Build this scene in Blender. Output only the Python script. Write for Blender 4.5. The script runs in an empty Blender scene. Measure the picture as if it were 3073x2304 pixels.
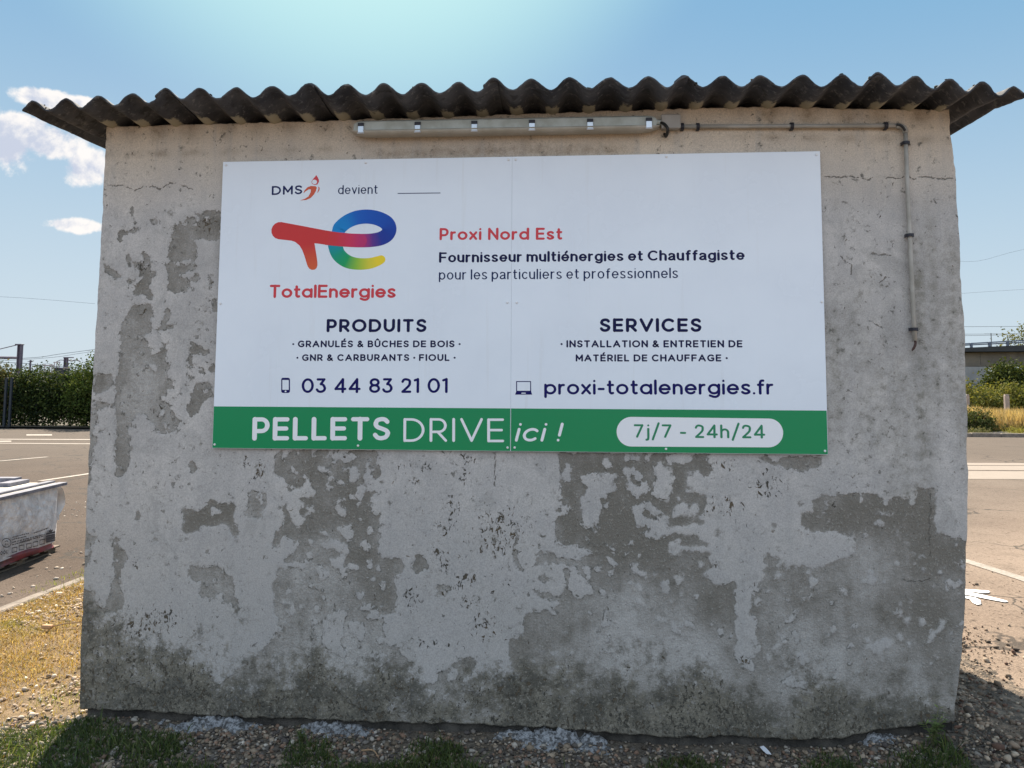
import bpy, math, random
import numpy as np
rng = np.random.default_rng(7); random.seed(7)
R_ = math.radians
SC = bpy.context.scene
COL = SC.collection
# ------------------------------------------------------------------ camera
F_, CX, CY, YAW, PITCH, ROLL = 2420., 1536.5, 956.65, -.0773, .086, .0048   # in pixels of the 3073 x 2304 photograph
CZ = 1.65
CP = np.array([1.8049, -3.9475, CZ])
_fw = np.array([math.sin(YAW)*math.cos(PITCH), math.cos(YAW)*math.cos(PITCH), math.sin(PITCH)])
_r0 = np.array([math.cos(YAW), -math.sin(YAW), 0.]); _u0 = np.cross(_r0, _fw)
_R = math.cos(ROLL)*_r0 + math.sin(ROLL)*_u0; _U = -math.sin(ROLL)*_r0 + math.cos(ROLL)*_u0
def ray(px, py): return _fw + _R*(px-CX)/F_ + _U*(CY-py)/F_
def Yp(px, py, y=0.):                     # point of the plane y = const seen at a photo pixel
    d = ray(px, py); return CP + d*(y-CP[1])/d[1]
def Zp(px, py, z=0.):                     # point of the level z = const
    d = ray(px, py); return CP + d*(z-CP[2])/d[2]
import mathutils
cam = bpy.data.cameras.new("camera"); camo = bpy.data.objects.new("camera", cam); COL.objects.link(camo)
M3 = mathutils.Matrix((_R, _U, -_fw)).transposed()
camo.matrix_world = mathutils.Matrix.Translation(CP) @ M3.to_4x4()
cam.sensor_fit = 'HORIZONTAL'; cam.sensor_width = 36.; cam.lens = 36.*F_/3073.
cam.shift_y = -(1152.-CY)/3073.
cam.clip_start = .05; cam.clip_end = 3000
SC.camera = camo
# ------------------------------------------------------------------ light
SUN_EL, SUN_DX, SUN_DY = R_(41), -.27, .963        # the sun stands behind the shed, a little to the left
SUN_ROT = math.atan2(SUN_DX, SUN_DY)
sun = bpy.data.lights.new("sun", 'SUN'); sun.energy = 4.6; sun.angle = R_(.55); sun.color = (1., .89, .74)
suno = bpy.data.objects.new("sun", sun); COL.objects.link(suno)
_sd = mathutils.Vector((SUN_DX*math.cos(SUN_EL), SUN_DY*math.cos(SUN_EL), math.sin(SUN_EL))).normalized()
suno.rotation_euler = _sd.to_track_quat('Z', 'Y').to_euler()
SC.view_settings.view_transform = 'Standard'; SC.view_settings.look = 'None'
SC.view_settings.exposure = 1.52; SC.view_settings.gamma = 1; SC.view_settings.use_curve_mapping = False
SC.cycles.max_bounces = 6; SC.cycles.transparent_max_bounces = 6

class NT:
    """tiny helper for building node trees"""
    def __init__(s, t): s.t = t; s.n = t.nodes; s.l = t.links
    def new(s, ty, **k):
        n = s.n.new(ty)
        for a, b in k.items(): setattr(n, a, b)
        return n
    def put(s, sock, v):
        if isinstance(v, bpy.types.NodeSocket): s.l.new(v, sock)
        elif v is not None:
            if hasattr(sock.default_value, '__len__') and not hasattr(v, '__len__'): v = [v]*len(sock.default_value)
            if hasattr(v, '__len__') and len(v) == 3 and len(sock.default_value) == 4: v = tuple(v)+(1,)
            sock.default_value = v
    def m(s, op, a, b=None, c=None, clamp=False):
        n = s.new('ShaderNodeMath', operation=op, use_clamp=clamp)
        for i, v in enumerate((a, b, c)): s.put(n.inputs[i], v) if v is not None else None
        return n.outputs[0]
    def v(s, op, a, b=None):
        n = s.new('ShaderNodeVectorMath', operation=op); s.put(n.inputs[0], a)
        if b is not None: s.put(n.inputs[1], b)
        return n.outputs[1] if op in ('LENGTH', 'DOT_PRODUCT', 'DISTANCE') else n.outputs[0]
    def mix(s, f, a, b, blend='MIX'):
        n = s.new('ShaderNodeMix', data_type='RGBA', blend_type=blend)
        s.put(n.inputs[0], f); s.put(n.inputs[6], a); s.put(n.inputs[7], b); return n.outputs[2]
    def rng(s, x, a, b, c=0., d=1., smooth=True):
        n = s.new('ShaderNodeMapRange', interpolation_type='SMOOTHSTEP' if smooth else 'LINEAR')
        for i, v in enumerate((x, a, b, c, d)): s.put(n.inputs[i], v)
        return n.outputs[0]
    def noise(s, vec, scale, detail=4, rough=.55, dist=0., color=False):
        n = s.new('ShaderNodeTexNoise'); s.put(n.inputs['Vector'], vec)
        n.inputs['Scale'].default_value = scale; n.inputs['Detail'].default_value = detail
        n.inputs['Roughness'].default_value = rough; n.inputs['Distortion'].default_value = dist
        return n.outputs[1 if color else 0]
    def voro(s, vec, scale, feat='F1', out=0, rnd=1.):
        n = s.new('ShaderNodeTexVoronoi', feature=feat); s.put(n.inputs['Vector'], vec)
        n.inputs['Scale'].default_value = scale; n.inputs['Randomness'].default_value = rnd
        return n.outputs[out]
    def sep(s, v):
        n = s.new('ShaderNodeSeparateXYZ'); s.put(n.inputs[0], v); return n.outputs
    def comb(s, x, y, z):
        n = s.new('ShaderNodeCombineXYZ')
        for i, q in enumerate((x, y, z)): s.put(n.inputs[i], q)
        return n.outputs[0]
    def attr(s, name, col=False):
        n = s.new('ShaderNodeAttribute', attribute_name=name); return n.outputs[0 if col else 2]
    def pos(s): return s.new('ShaderNodeNewGeometry').outputs[0]
    def obj(s): return s.new('ShaderNodeTexCoord').outputs[3]
    def bump(s, h, dist=.01, strength=1.):
        n = s.new('ShaderNodeBump'); s.put(n.inputs['Height'], h); n.inputs['Distance'].default_value = dist
        n.inputs['Strength'].default_value = strength; return n.outputs[0]

# ------------------------------------------------------------------ sky
W = bpy.data.worlds.new("World"); SC.world = W; W.use_nodes = True
w = NT(W.node_tree); w.n.clear()
sky = w.new('ShaderNodeTexSky', sky_type='NISHITA'); sky.sun_disc = False
sky.sun_elevation = SUN_EL; sky.sun_rotation = SUN_ROT; sky.altitude = 100; sky.air_density = 1.0; sky.dust_density = .6; sky.ozone_density = 2.5
gen = w.new('ShaderNodeTexCoord').outputs[0]
dirn = w.v('NORMALIZE', gen); dx, dy, dz = w.sep(dirn)
SKY_STRENGTH = .1
# strength-scaled sky, softly rolled off where it is brightest
c0 = w.v('SCALE', sky.outputs[0]); w.put(c0.node.inputs[3], SKY_STRENGTH)
tint = w.v('MULTIPLY', c0, (.80, 1.0, 1.12))
den = w.v('ADD', w.v('DIVIDE', tint, (.46, .42, .40)), (1, 1, 1))
skyn = w.v('DIVIDE', tint, den)
# colour the clear sky: deep blue away from the sun, paler to the horizon, greenish white round the sun
sunv = w.v('DOT_PRODUCT', dirn, tuple(_sd))
skyb = w.mix(w.rng(dz, .50, .02), (.062, .150, .243), (.205, .248, .284))
skyb = w.mix(w.rng(sunv, .90, .985), skyb, (.20, .33, .325))
skyc = w.mix(.2, skyb, skyn)
az = w.m('ARCTAN2', dx, dy); el = w.m('ARCSINE', dz)
def ang(px, py):
    d = ray(px, py); d = d/np.linalg.norm(d); return math.atan2(d[0], d[1]), math.asin(d[2])
CL = [(0, 440, 95, 70), (150, 432, 100, 48), (265, 500, 62, 56), (70, 385, 70, 34),
      (130, 292, 75, 24), (255, 306, 60, 15), (235, 676, 85, 20), (-600, 250, 160, 60),
      (3650, 420, 300, 90), (4300, 200, 400, 120)]
n1 = w.noise(dirn, 19, 8, .60, .25); n2 = w.noise(dirn, 60, 5, .65)
field = None
for px, py, a, b in CL:
    ua, va = ang(px, py)
    qx = w.m('DIVIDE', w.m('SUBTRACT', az, ua), a/F_*1.05); qy = w.m('DIVIDE', w.m('SUBTRACT', el, va), b/F_*1.05)
    f = w.m('SUBTRACT', 1., w.m('SQRT', w.m('ADD', w.m('MULTIPLY', qx, qx), w.m('MULTIPLY', qy, qy))))
    field = f if field is None else w.m('MAXIMUM', field, f)
fld = w.m('ADD', field, w.m('ADD', w.m('MULTIPLY', w.m('SUBTRACT', n1, .5), 2.0), w.m('MULTIPLY', w.m('SUBTRACT', n2, .5), .8)))
alpha = w.m('MULTIPLY', w.rng(fld, -.05, .38), w.rng(field, -.55, .05))
shd = w.noise(w.v('ADD', dirn, (.012, 0, .016)), 19, 8, .60, .25)
ccol = w.mix(w.rng(w.m('ADD', w.m('SUBTRACT', n1, shd), w.m('MULTIPLY', fld, -.12)), -.17, .04), (.215, .23, .275), (.37, .352, .338))
out = w.mix(w.m('MULTIPLY', alpha, .92), skyc, ccol)
# bright cloud added out of view behind the viewer to fill the shaded front
rear = w.m('MULTIPLY', w.rng(dy, .15, -.35), w.rng(dz, -.02, .08))
cov = w.rng(w.noise(dirn, 2.6, 6, .6, .3), .36, .56)
out = w.mix(w.m('MULTIPLY', w.m('MULTIPLY', rear, cov), .9), out, (.405, .455, .525))
bg = w.new('ShaderNodeBackground'); w.put(bg.inputs[0], out); bg.inputs[1].default_value = 1.
w.l.new(bg.outputs[0], w.new('ShaderNodeOutputWorld').inputs[0])

# ------------------------------------------------------------------ helpers
def tag(o, label=None, cat=None, group=None, kind=None):
    if label: o['label'] = label
    if cat: o['category'] = cat
    if group: o['group'] = group
    if kind: o['kind'] = kind
    return o
def empty(name, loc=(0, 0, 0), label=None, cat=None, group=None):
    o = bpy.data.objects.new(name, None); COL.objects.link(o); o.location = loc; o.empty_display_size = .1
    return tag(o, label, cat, group)
def mesh(name, v, f, mat=None, parent=None, smooth=False, org=None, col=None, fattr=None):
    """ONE mesh object. v in world space; org moves its origin"""
    v = np.asarray(v, float).reshape(-1, 3)
    if org is None: org = (0, 0, 0) if parent is None else tuple(parent_loc(parent))
    me = bpy.data.meshes.new(name)
    vv = v - np.asarray(org)
    if isinstance(f, np.ndarray):
        k = f.shape[1]
        me.vertices.add(len(vv)); me.vertices.foreach_set('co', vv.astype(np.float32).ravel())
        me.loops.add(f.size); me.loops.foreach_set('vertex_index', f.astype(np.int32).ravel())
        me.polygons.add(len(f)); me.polygons.foreach_set('loop_start', np.arange(0, f.size, k, dtype=np.int32))
        try: me.polygons.foreach_set('loop_total', np.full(len(f), k, np.int32))
        except Exception: pass
        me.update(calc_edges=True)
    else:
        me.from_pydata([tuple(q) for q in vv], [], f); me.update()
    if smooth: me.polygons.foreach_set('use_smooth', np.ones(len(me.polygons), bool))
    if col is not None:
        a = me.color_attributes.new('Col', 'FLOAT_COLOR', 'POINT')
        c = np.ones((len(v), 4), np.float32); c[:, :3] = col; a.data.foreach_set('color', c.ravel())
    for k, arr in (fattr or {}).items():
        a = me.attributes.new(k, 'FLOAT', 'POINT'); a.data.foreach_set('value', np.asarray(arr, np.float32).ravel())
    if mat: me.materials.append(mat)
    o = bpy.data.objects.new(name, me); COL.objects.link(o)
    if parent is not None: o.parent = parent
    else: o.location = org
    return o
def parent_loc(p):
    t = np.zeros(3)
    while p is not None: t = t + np.array(p.location); p = p.parent
    return t
class MB:
    """collects verts and faces for one mesh"""
    def __init__(s): s.v = []; s.f = []; s.n = 0
    def add(s, v, f):
        v = np.asarray(v, float).reshape(-1, 3); s.v.append(v)
        s.f += [tuple(int(i)+s.n for i in q) for q in f]; s.n += len(v); return s
    def hexa(s, p8):                      # 4 bottom + 4 top corners
        return s.add(p8, [(3, 2, 1, 0), (4, 5, 6, 7), (0, 1, 5, 4), (1, 2, 6, 5), (2, 3, 7, 6), (3, 0, 4, 7)])
    def box(s, a, b):
        x0, y0, z0 = a; x1, y1, z1 = b
        return s.hexa([(x0, y0, z0), (x1, y0, z0), (x1, y1, z0), (x0, y1, z0), (x0, y0, z1), (x1, y0, z1), (x1, y1, z1), (x0, y1, z1)])
    def bbox(s, a, b, r=.004):            # box with chamfered edges
        a = np.array(a, float); b = np.array(b, float); c = (a+b)/2; h = (b-a)/2; r = min(r, *(h*.45))
        v = []; idx = {}
        for sx in (-1, 1):
            for sy in (-1, 1):
                for sz in (-1, 1):
                    for k in range(3):
                        p = np.array([sx, sy, sz])*h; q = p-np.array([sx, sy, sz])*r; q[k] = p[k]
                        idx[(sx, sy, sz, k)] = len(v); v.append(c+q)
        fs = []
        for k in range(3):
            i, j = [(1, 2), (2, 0), (0, 1)][k]
            for sg in (-1, 1):
                q = []
                for (si, sj) in ((-1, -1), (1, -1), (1, 1), (-1, 1)):
                    e = [0, 0, 0]; e[k] = sg; e[i] = si; e[j] = sj; q.append(idx[(*e, k)])
                fs.append(q if sg > 0 else q[::-1])
        for k in range(3):                # edge chamfers along axis k
            i, j = [(1, 2), (2, 0), (0, 1)][k]
            for si in (-1, 1):
                for sj in (-1, 1):
                    e0 = [0, 0, 0]; e0[k] = -1; e0[i] = si; e0[j] = sj; e1 = list(e0); e1[k] = 1
                    q = [idx[(*e0, i)], idx[(*e1, i)], idx[(*e1, j)], idx[(*e0, j)]]
                    fs.append(q if si*sj < 0 else q[::-1])
        for sx in (-1, 1):
            for sy in (-1, 1):
                for sz in (-1, 1):
                    q = [idx[(sx, sy, sz, k)] for k in range(3)]; fs.append(q if sx*sy*sz > 0 else q[::-1])
        return s.add(v, fs)
    def tube(s, pts, r, n=8, cap=True):
        pts = [np.asarray(p, float) for p in pts]; rs = r if hasattr(r, '__len__') else [r]*len(pts)
        v = []; prev = None
        for i, p in enumerate(pts):
            t = pts[min(i+1, len(pts)-1)]-pts[max(i-1, 0)]; t = t/(np.linalg.norm(t)+1e-12)
            a = prev if prev is not None else (np.array([0, 0, 1.]) if abs(t[2]) < .9 else np.array([1., 0, 0]))
            a = a-t*(a@t); a /= np.linalg.norm(a); prev = a; b = np.cross(t, a)
            for k in range(n):
                g = 2*math.pi*k/n; v.append(p+rs[i]*(math.cos(g)*a+math.sin(g)*b))
        f = [(i*n+k, i*n+(k+1) % n, (i+1)*n+(k+1) % n, (i+1)*n+k) for i in range(len(pts)-1) for k in range(n)]
        if cap: f += [tuple(range(n))[::-1], tuple(range((len(pts)-1)*n, len(pts)*n))]
        return s.add(v, f)
    def prism(s, poly, d):                # outline (list of 3-D points) pushed along d
        n = len(poly); p = np.asarray(poly, float); v = np.vstack([p, p+np.asarray(d)])
        return s.add(v, [tuple(range(n))[::-1], tuple(range(n, 2*n))]+[(i, (i+1) % n, n+(i+1) % n, n+i) for i in range(n)])
    def build(s, name, mat, parent=None, smooth=False, org=None, col=None):
        v = np.vstack(s.v)
        if org is None and parent is None: org = ((v[:, 0].min()+v[:, 0].max())/2, (v[:, 1].min()+v[:, 1].max())/2, v[:, 2].min())
        return mesh(name, v, s.f, mat, parent, smooth, org, col)
def vnoise(x, y, scale, seed=0, octaves=3, rough=.5):
    out = np.zeros(np.broadcast(x, y).shape); amp = 1.; tot = 0.
    for o in range(octaves):
        L = np.random.default_rng(seed*31+o).random((257, 257)); fx = x*scale*2**o+1000.3; fy = y*scale*2**o+1000.7
        ix = np.floor(fx).astype(int); iy = np.floor(fy).astype(int); tx = fx-ix; ty = fy-iy
        tx = tx*tx*(3-2*tx); ty = ty*ty*(3-2*ty); ix %= 256; iy %= 256
        a = L[iy, ix]*(1-tx)+L[iy, ix+1]*tx; b = L[iy+1, ix]*(1-tx)+L[iy+1, ix+1]*tx
        out = out+amp*(a*(1-ty)+b*ty); tot += amp; amp *= rough
    return out/tot
def mat(name, color=(.5, .5, .5), rough=.7, metal=0., fn=None, **kw):
    m = bpy.data.materials.new(name); m.use_nodes = True; t = NT(m.node_tree)
    b = t.n['Principled BSDF']; b.inputs['Roughness'].default_value = rough; b.inputs['Metallic'].default_value = metal
    t.put(b.inputs['Base Color'], color)
    for k, v in kw.items(): t.put(b.inputs[k], v)
    if fn: fn(t, b)
    return m
def mottled(name, c1, c2, scale=8, rough=.8, detail=6, bump=0., bscale=60, metal=0., lo=.35, hi=.65):
    def fn(t, b):
        p = t.obj(); n = t.noise(p, scale, detail, .6)
        t.put(b.inputs['Base Color'], t.mix(t.rng(n, lo, hi), c1, c2))
        if bump: t.put(b.inputs['Normal'], t.bump(t.noise(p, bscale, 4, .6), bump))
    return mat(name, c1, rough, metal, fn)
def colattr(name, rough=.8, trans=0., spec=.3):
    def fn(t, b):
        c = t.attr('Col', True); t.put(b.inputs['Base Color'], c); b.inputs['Specular IOR Level'].default_value = spec
        if trans:
            tr = t.new('ShaderNodeBsdfTranslucent'); t.put(tr.inputs[0], t.mix(1., c, (1.3, 1.25, .6), 'MULTIPLY'))
            mx = t.new('ShaderNodeMixShader'); mx.inputs[0].default_value = trans
            t.l.new(b.outputs[0], mx.inputs[1]); t.l.new(tr.outputs[0], mx.inputs[2])
            t.l.new(mx.outputs[0], t.n['Material Output'].inputs[0])
    return mat(name, (.5, .5, .5), rough, 0., fn)
def blobs(P, n, scale=(1, 1, 1)): pass
# ------------------------------------------------------------------ the shed
WL = [(320,380),(318.4,443),(302,750),(289.6,974),(267.8,1312),(251,1747),(238.6,2060),(238.3,2150)]
WR = [(2848,331),(2853.7,400),(2866.4,512),(2879,729),(2887,900),(2896.5,1052),(2903,1276),(2907,1517),(2903,1750),(2899,1897),(2890.5,2024),(2874,2173),(2868,2200)]
WB = [(238,2126),(385,2130),(565,2144),(746,2150),(1036,2162),(1117,2167),(1442,2174),(1600,2181),(1853,2201),(2034,2214),(2200,2208),(2381,2219),(2525,2216),(2634,2190),(2869,2166)]
WT = [(320,380),(600,372),(1000,361),(1536,343),(2000,328),(2300,320),(2848,330)]
def curve(pts, ax):
    P = np.array([Yp(*p) for p in pts]); k = P[:, 2 if ax == 'z' else 0]; o = np.argsort(k)
    val = P[:, 0 if ax == 'z' else 2][o]; k = k[o]
    return lambda q: np.interp(q, k, val)
xl_f, xr_f, zb_f, zt_f = curve(WL, 'z'), curve(WR, 'z'), curve(WB, 'x'), curve(WT, 'x')
DEPTH = 2.9
# peeled patches: (x0, y0, scale) of the reading window, then outlines; tone = how dark the bare render is
T = dict(A=(270,500,.2715), B=(250,900,.3318), C=(240,1340,.3015), D=(780,1340,.3015), E=(1320,1340,.3015), F=(1650,1340,.3015), G=(2200,1340,.3255), J=(900,1700,.3617), K=(1600,1700,.3617), L=(2200,1700,.3617), I=(240,1750,.3617))
PEEL = [
('A',.55,'880 820 900 780 930 700 980 640 1110 540 1200 510 1320 480 1450 500 1440 790 1280 830 1180 790 1165 880 1180 970 1160 1070 1180 1100 1210 1210 1190 1270 1140 1300 1060 1380 1010 1410 930 1390 860 1340 845 1200 835 1050 870 960'),
('A',.45,'630 575 760 570 800 610 840 700 900 730 870 740 810 690 770 610 740 670 690 650'),
('A',.4,'445 430 480 425 488 560 520 640 500 640 470 560'),
('A',.4,'310 710 430 730 520 660 550 680 440 760 350 760 350 860 330 850'),
('A',.7,'380 930 430 950 460 1080 520 1050 560 1070 600 1050 560 960 600 950 650 1000 650 1100 670 1170 730 1150 700 1230 650 1300 680 1380 715 1440 690 1445 600 1460 640 1430 560 1410 490 1400 430 1340 410 1260 480 1230 490 1330 560 1280 540 1200 560 1140 490 1130 520 1080 440 1110 430 1170 410 1110'),
('A',.5,'150 1000 180 1110 280 1150 360 1220 340 1240 270 1230 190 1170 140 1080'),
('A',.5,'850 1550 890 1580 880 1658 820 1658'), ('A',.6,'1370 1520 1405 1530 1400 1610 1350 1600'), ('A',.6,'1330 1170 1360 1190 1350 1300 1320 1300'),
('B',.5,'455 40 620 30 630 130 605 200 620 290 540 330 610 400 625 500 680 470 745 450 755 540 795 600 760 640 755 710 825 770 760 860 700 900 790 950 820 1030 880 1105 830 1190 740 1215 640 1190 640 1120 540 1025 470 1050 440 1100 405 1180 425 1330 425 1480 380 1570 340 1610 285 1590 285 1480 295 1280 300 1100 285 940 300 760 310 600 345 420 325 320 370 190 400 110'),
('B',.5,'750 60 790 90 780 150 760 220 830 215 825 260 750 265 660 290 650 270 710 240 730 150'),
('B',.6,'690 390 745 370 750 430 690 450'),
('B',.65,'985 310 1060 320 1010 350 1010 400 1080 420 1130 460 1105 515 1060 480 990 500 985 590 1070 600 1110 650 1180 570 1185 640 1080 670 1050 620 985 600 980 700 1000 750 1180 740 1180 870 1090 910 1040 1000 965 1070 930 990 970 900 945 780 950 600 970 360'),
('B',.45,'100 680 280 680 260 780 180 840 100 840'), ('B',.65,'930 1490 980 1450 1020 1490 1025 1560 980 1555'),
('B',.35,'85 900 270 940 130 1000 120 1250 90 1330 60 1658 20 1658 50 1100'), ('B',.5,'1165 0 1210 0 1200 110 1165 90'),('B',.5,'1180 300 1200 300 1195 400 1185 380'),
('C',.85,'1015 620 1110 630 1190 660 1240 600 1310 515 1340 540 1380 580 1440 550 1530 590 1555 550 1560 600 1530 680 1520 750 1560 780 1565 850 1610 910 1580 940 1550 890 1500 890 1480 780 1400 740 1380 780 1300 790 1190 800 1080 870 1060 940 1010 920 1020 850 1040 790 1020 700'),
('C',.5,'1690 440 1760 420 1850 470 1860 570 1820 670 1800 740 1740 700 1660 710 1640 640 1680 560'),
('C',.6,'340 880 380 930 400 1020 470 1050 465 1150 400 1230 410 1320 400 1400 440 1480 430 1600 350 1658 260 1658 270 1530 310 1400 330 1250 340 1050'),
('C',.55,'1090 1175 1260 1200 1430 1210 1445 1280 1530 1300 1530 1480 1560 1490 1580 1640 1530 1640 1510 1530 1430 1530 1420 1400 1400 1450 1330 1500 1280 1530 1200 1480 1120 1380 1070 1270'),
('C',.5,'850 700 870 720 870 800 850 800'), ('C',.35,'560 650 600 630 600 720 530 740'), ('C',.3,'915 325 935 330 930 380 900 420'),
('C',.55,'20 1420 140 1460 160 1560 300 1658 -20 1658'), ('C',.4,'80 0 130 0 110 200 70 240'), ('C',.4,'40 780 80 860 170 900 110 1020 130 1050 70 1160 20 1300'),
('D',.6,'160 30 1165 40 1165 150 1210 280 1180 330 1100 290 1020 290 1060 440 1150 440 1110 520 1070 610 1200 650 1195 740 1190 900 1165 1050 1290 1110 1390 1100 1440 1200 1390 1280 1330 1310 1350 1400 1365 1500 1350 1680 150 1680 155 1500 120 1370 170 1310 280 1260 290 1190 220 1120 150 1020 130 970 180 830 240 780 220 720 250 690 150 280'),
('D',.5,'195 490 215 580 300 720 270 720 205 620'), ('D',.35,'1540 1090 1600 1070 1660 1130 1690 1240 1630 1220 1560 1280 1520 1190'), ('D',.3,'1740 1390 1880 1380 1920 1430 1830 1490 1760 1460'),
('E',.35,'770 860 800 930 750 990 780 1100 790 1190 860 1220 800 1250 750 1190 725 1060 740 960'),
('E',.45,'990 860 985 900 1000 960 1010 1050 1130 1080 1210 1110 1310 1130 1370 1150 1430 1230 1470 1300 1460 1340 1410 1260 1330 1170 1200 1170 1080 1160 950 1170 970 1110 990 1040 970 980'),
('E',.45,'985 1300 1050 1240 1065 1330 1060 1400 1080 1460 1150 1490 1230 1440 1250 1380 1240 1290 1210 1230 1270 1190 1300 1260 1290 1340 1260 1390 1310 1460 1370 1510 1420 1600 1430 1658 1380 1658 1230 1600 1140 1530 950 1480 970 1400 1040 1400'),
('E',.45,'1050 1610 1150 1605 1130 1650 1070 1650'),
('F',.7,'70 60 1590 70 1600 290 1530 300 1480 250 1360 250 1350 400 1480 470 1550 490 1570 570 1530 640 1460 690 1550 740 1560 780 1440 780 1300 800 1200 790 1240 860 1400 870 1500 900 1560 940 1600 1000 1440 1010 1320 990 1280 1040 1400 1050 1600 1060 1590 1130 1640 1200 1560 1250 1480 1280 1600 1330 1700 1390 1850 1340 1860 1380 1840 1450 1860 1560 1850 1680 200 1680 160 1560 250 1500 430 1480 410 1360 400 1290 330 1180 250 1150 330 1100 480 1060 300 1010 150 1000 80 930 60 830 60 620 120 580 125 480 100 330 75 230'),
('G',.7,'230 85 820 85 810 180 720 200 640 240 560 200 330 170 270 120'),
('G',.62,'610 640 700 580 740 500 830 450 960 440 1110 440 1330 430 1360 470 1690 470 1700 400 1650 350 1800 390 1870 400 1880 700 1870 800 2100 850 2170 900 2170 1560 160 1560 170 1280 290 1210 290 1050 300 960 350 930 350 1000 480 1060 400 1180 390 1290 690 1290 790 1230 820 1100 1000 1050 1120 1000 1150 900 1050 820 900 780 700 780 640 740'),
('J',.4,'0 0 870 0 780 90 805 290 690 390 680 500 730 650 830 690 930 810 830 880 640 870 600 960 600 1020 0 1000 -700 1000 -200 600 -180 450 -200 0'),
('J',.6,'1110 930 1220 830 1370 770 1450 740 1455 830 1400 900 1340 970 1330 1020 1080 1020'),
('J',.55,'1740 600 1850 570 1860 430 1900 390 2040 360 2120 350 2140 420 2212 440 2212 1000 1960 1000 1850 1030 1750 1080 1760 800 1730 760'), ('J',.5,'1590 1080 1610 1000 1620 970 1600 1100'),
('K',.45,'0 400 180 340 280 300 330 250 520 230 700 200 1250 130 1430 110 1600 190 1690 130 1680 300 1670 520 1690 640 1650 800 1760 850 1990 1000 2212 1000 2212 1100 0 1100'),
('L',.55,'300 0 1940 0 1930 900 1880 1010 650 1000 620 960 300 880 200 800 220 690 190 560 190 400 160 170 300 90'),
]
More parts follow.
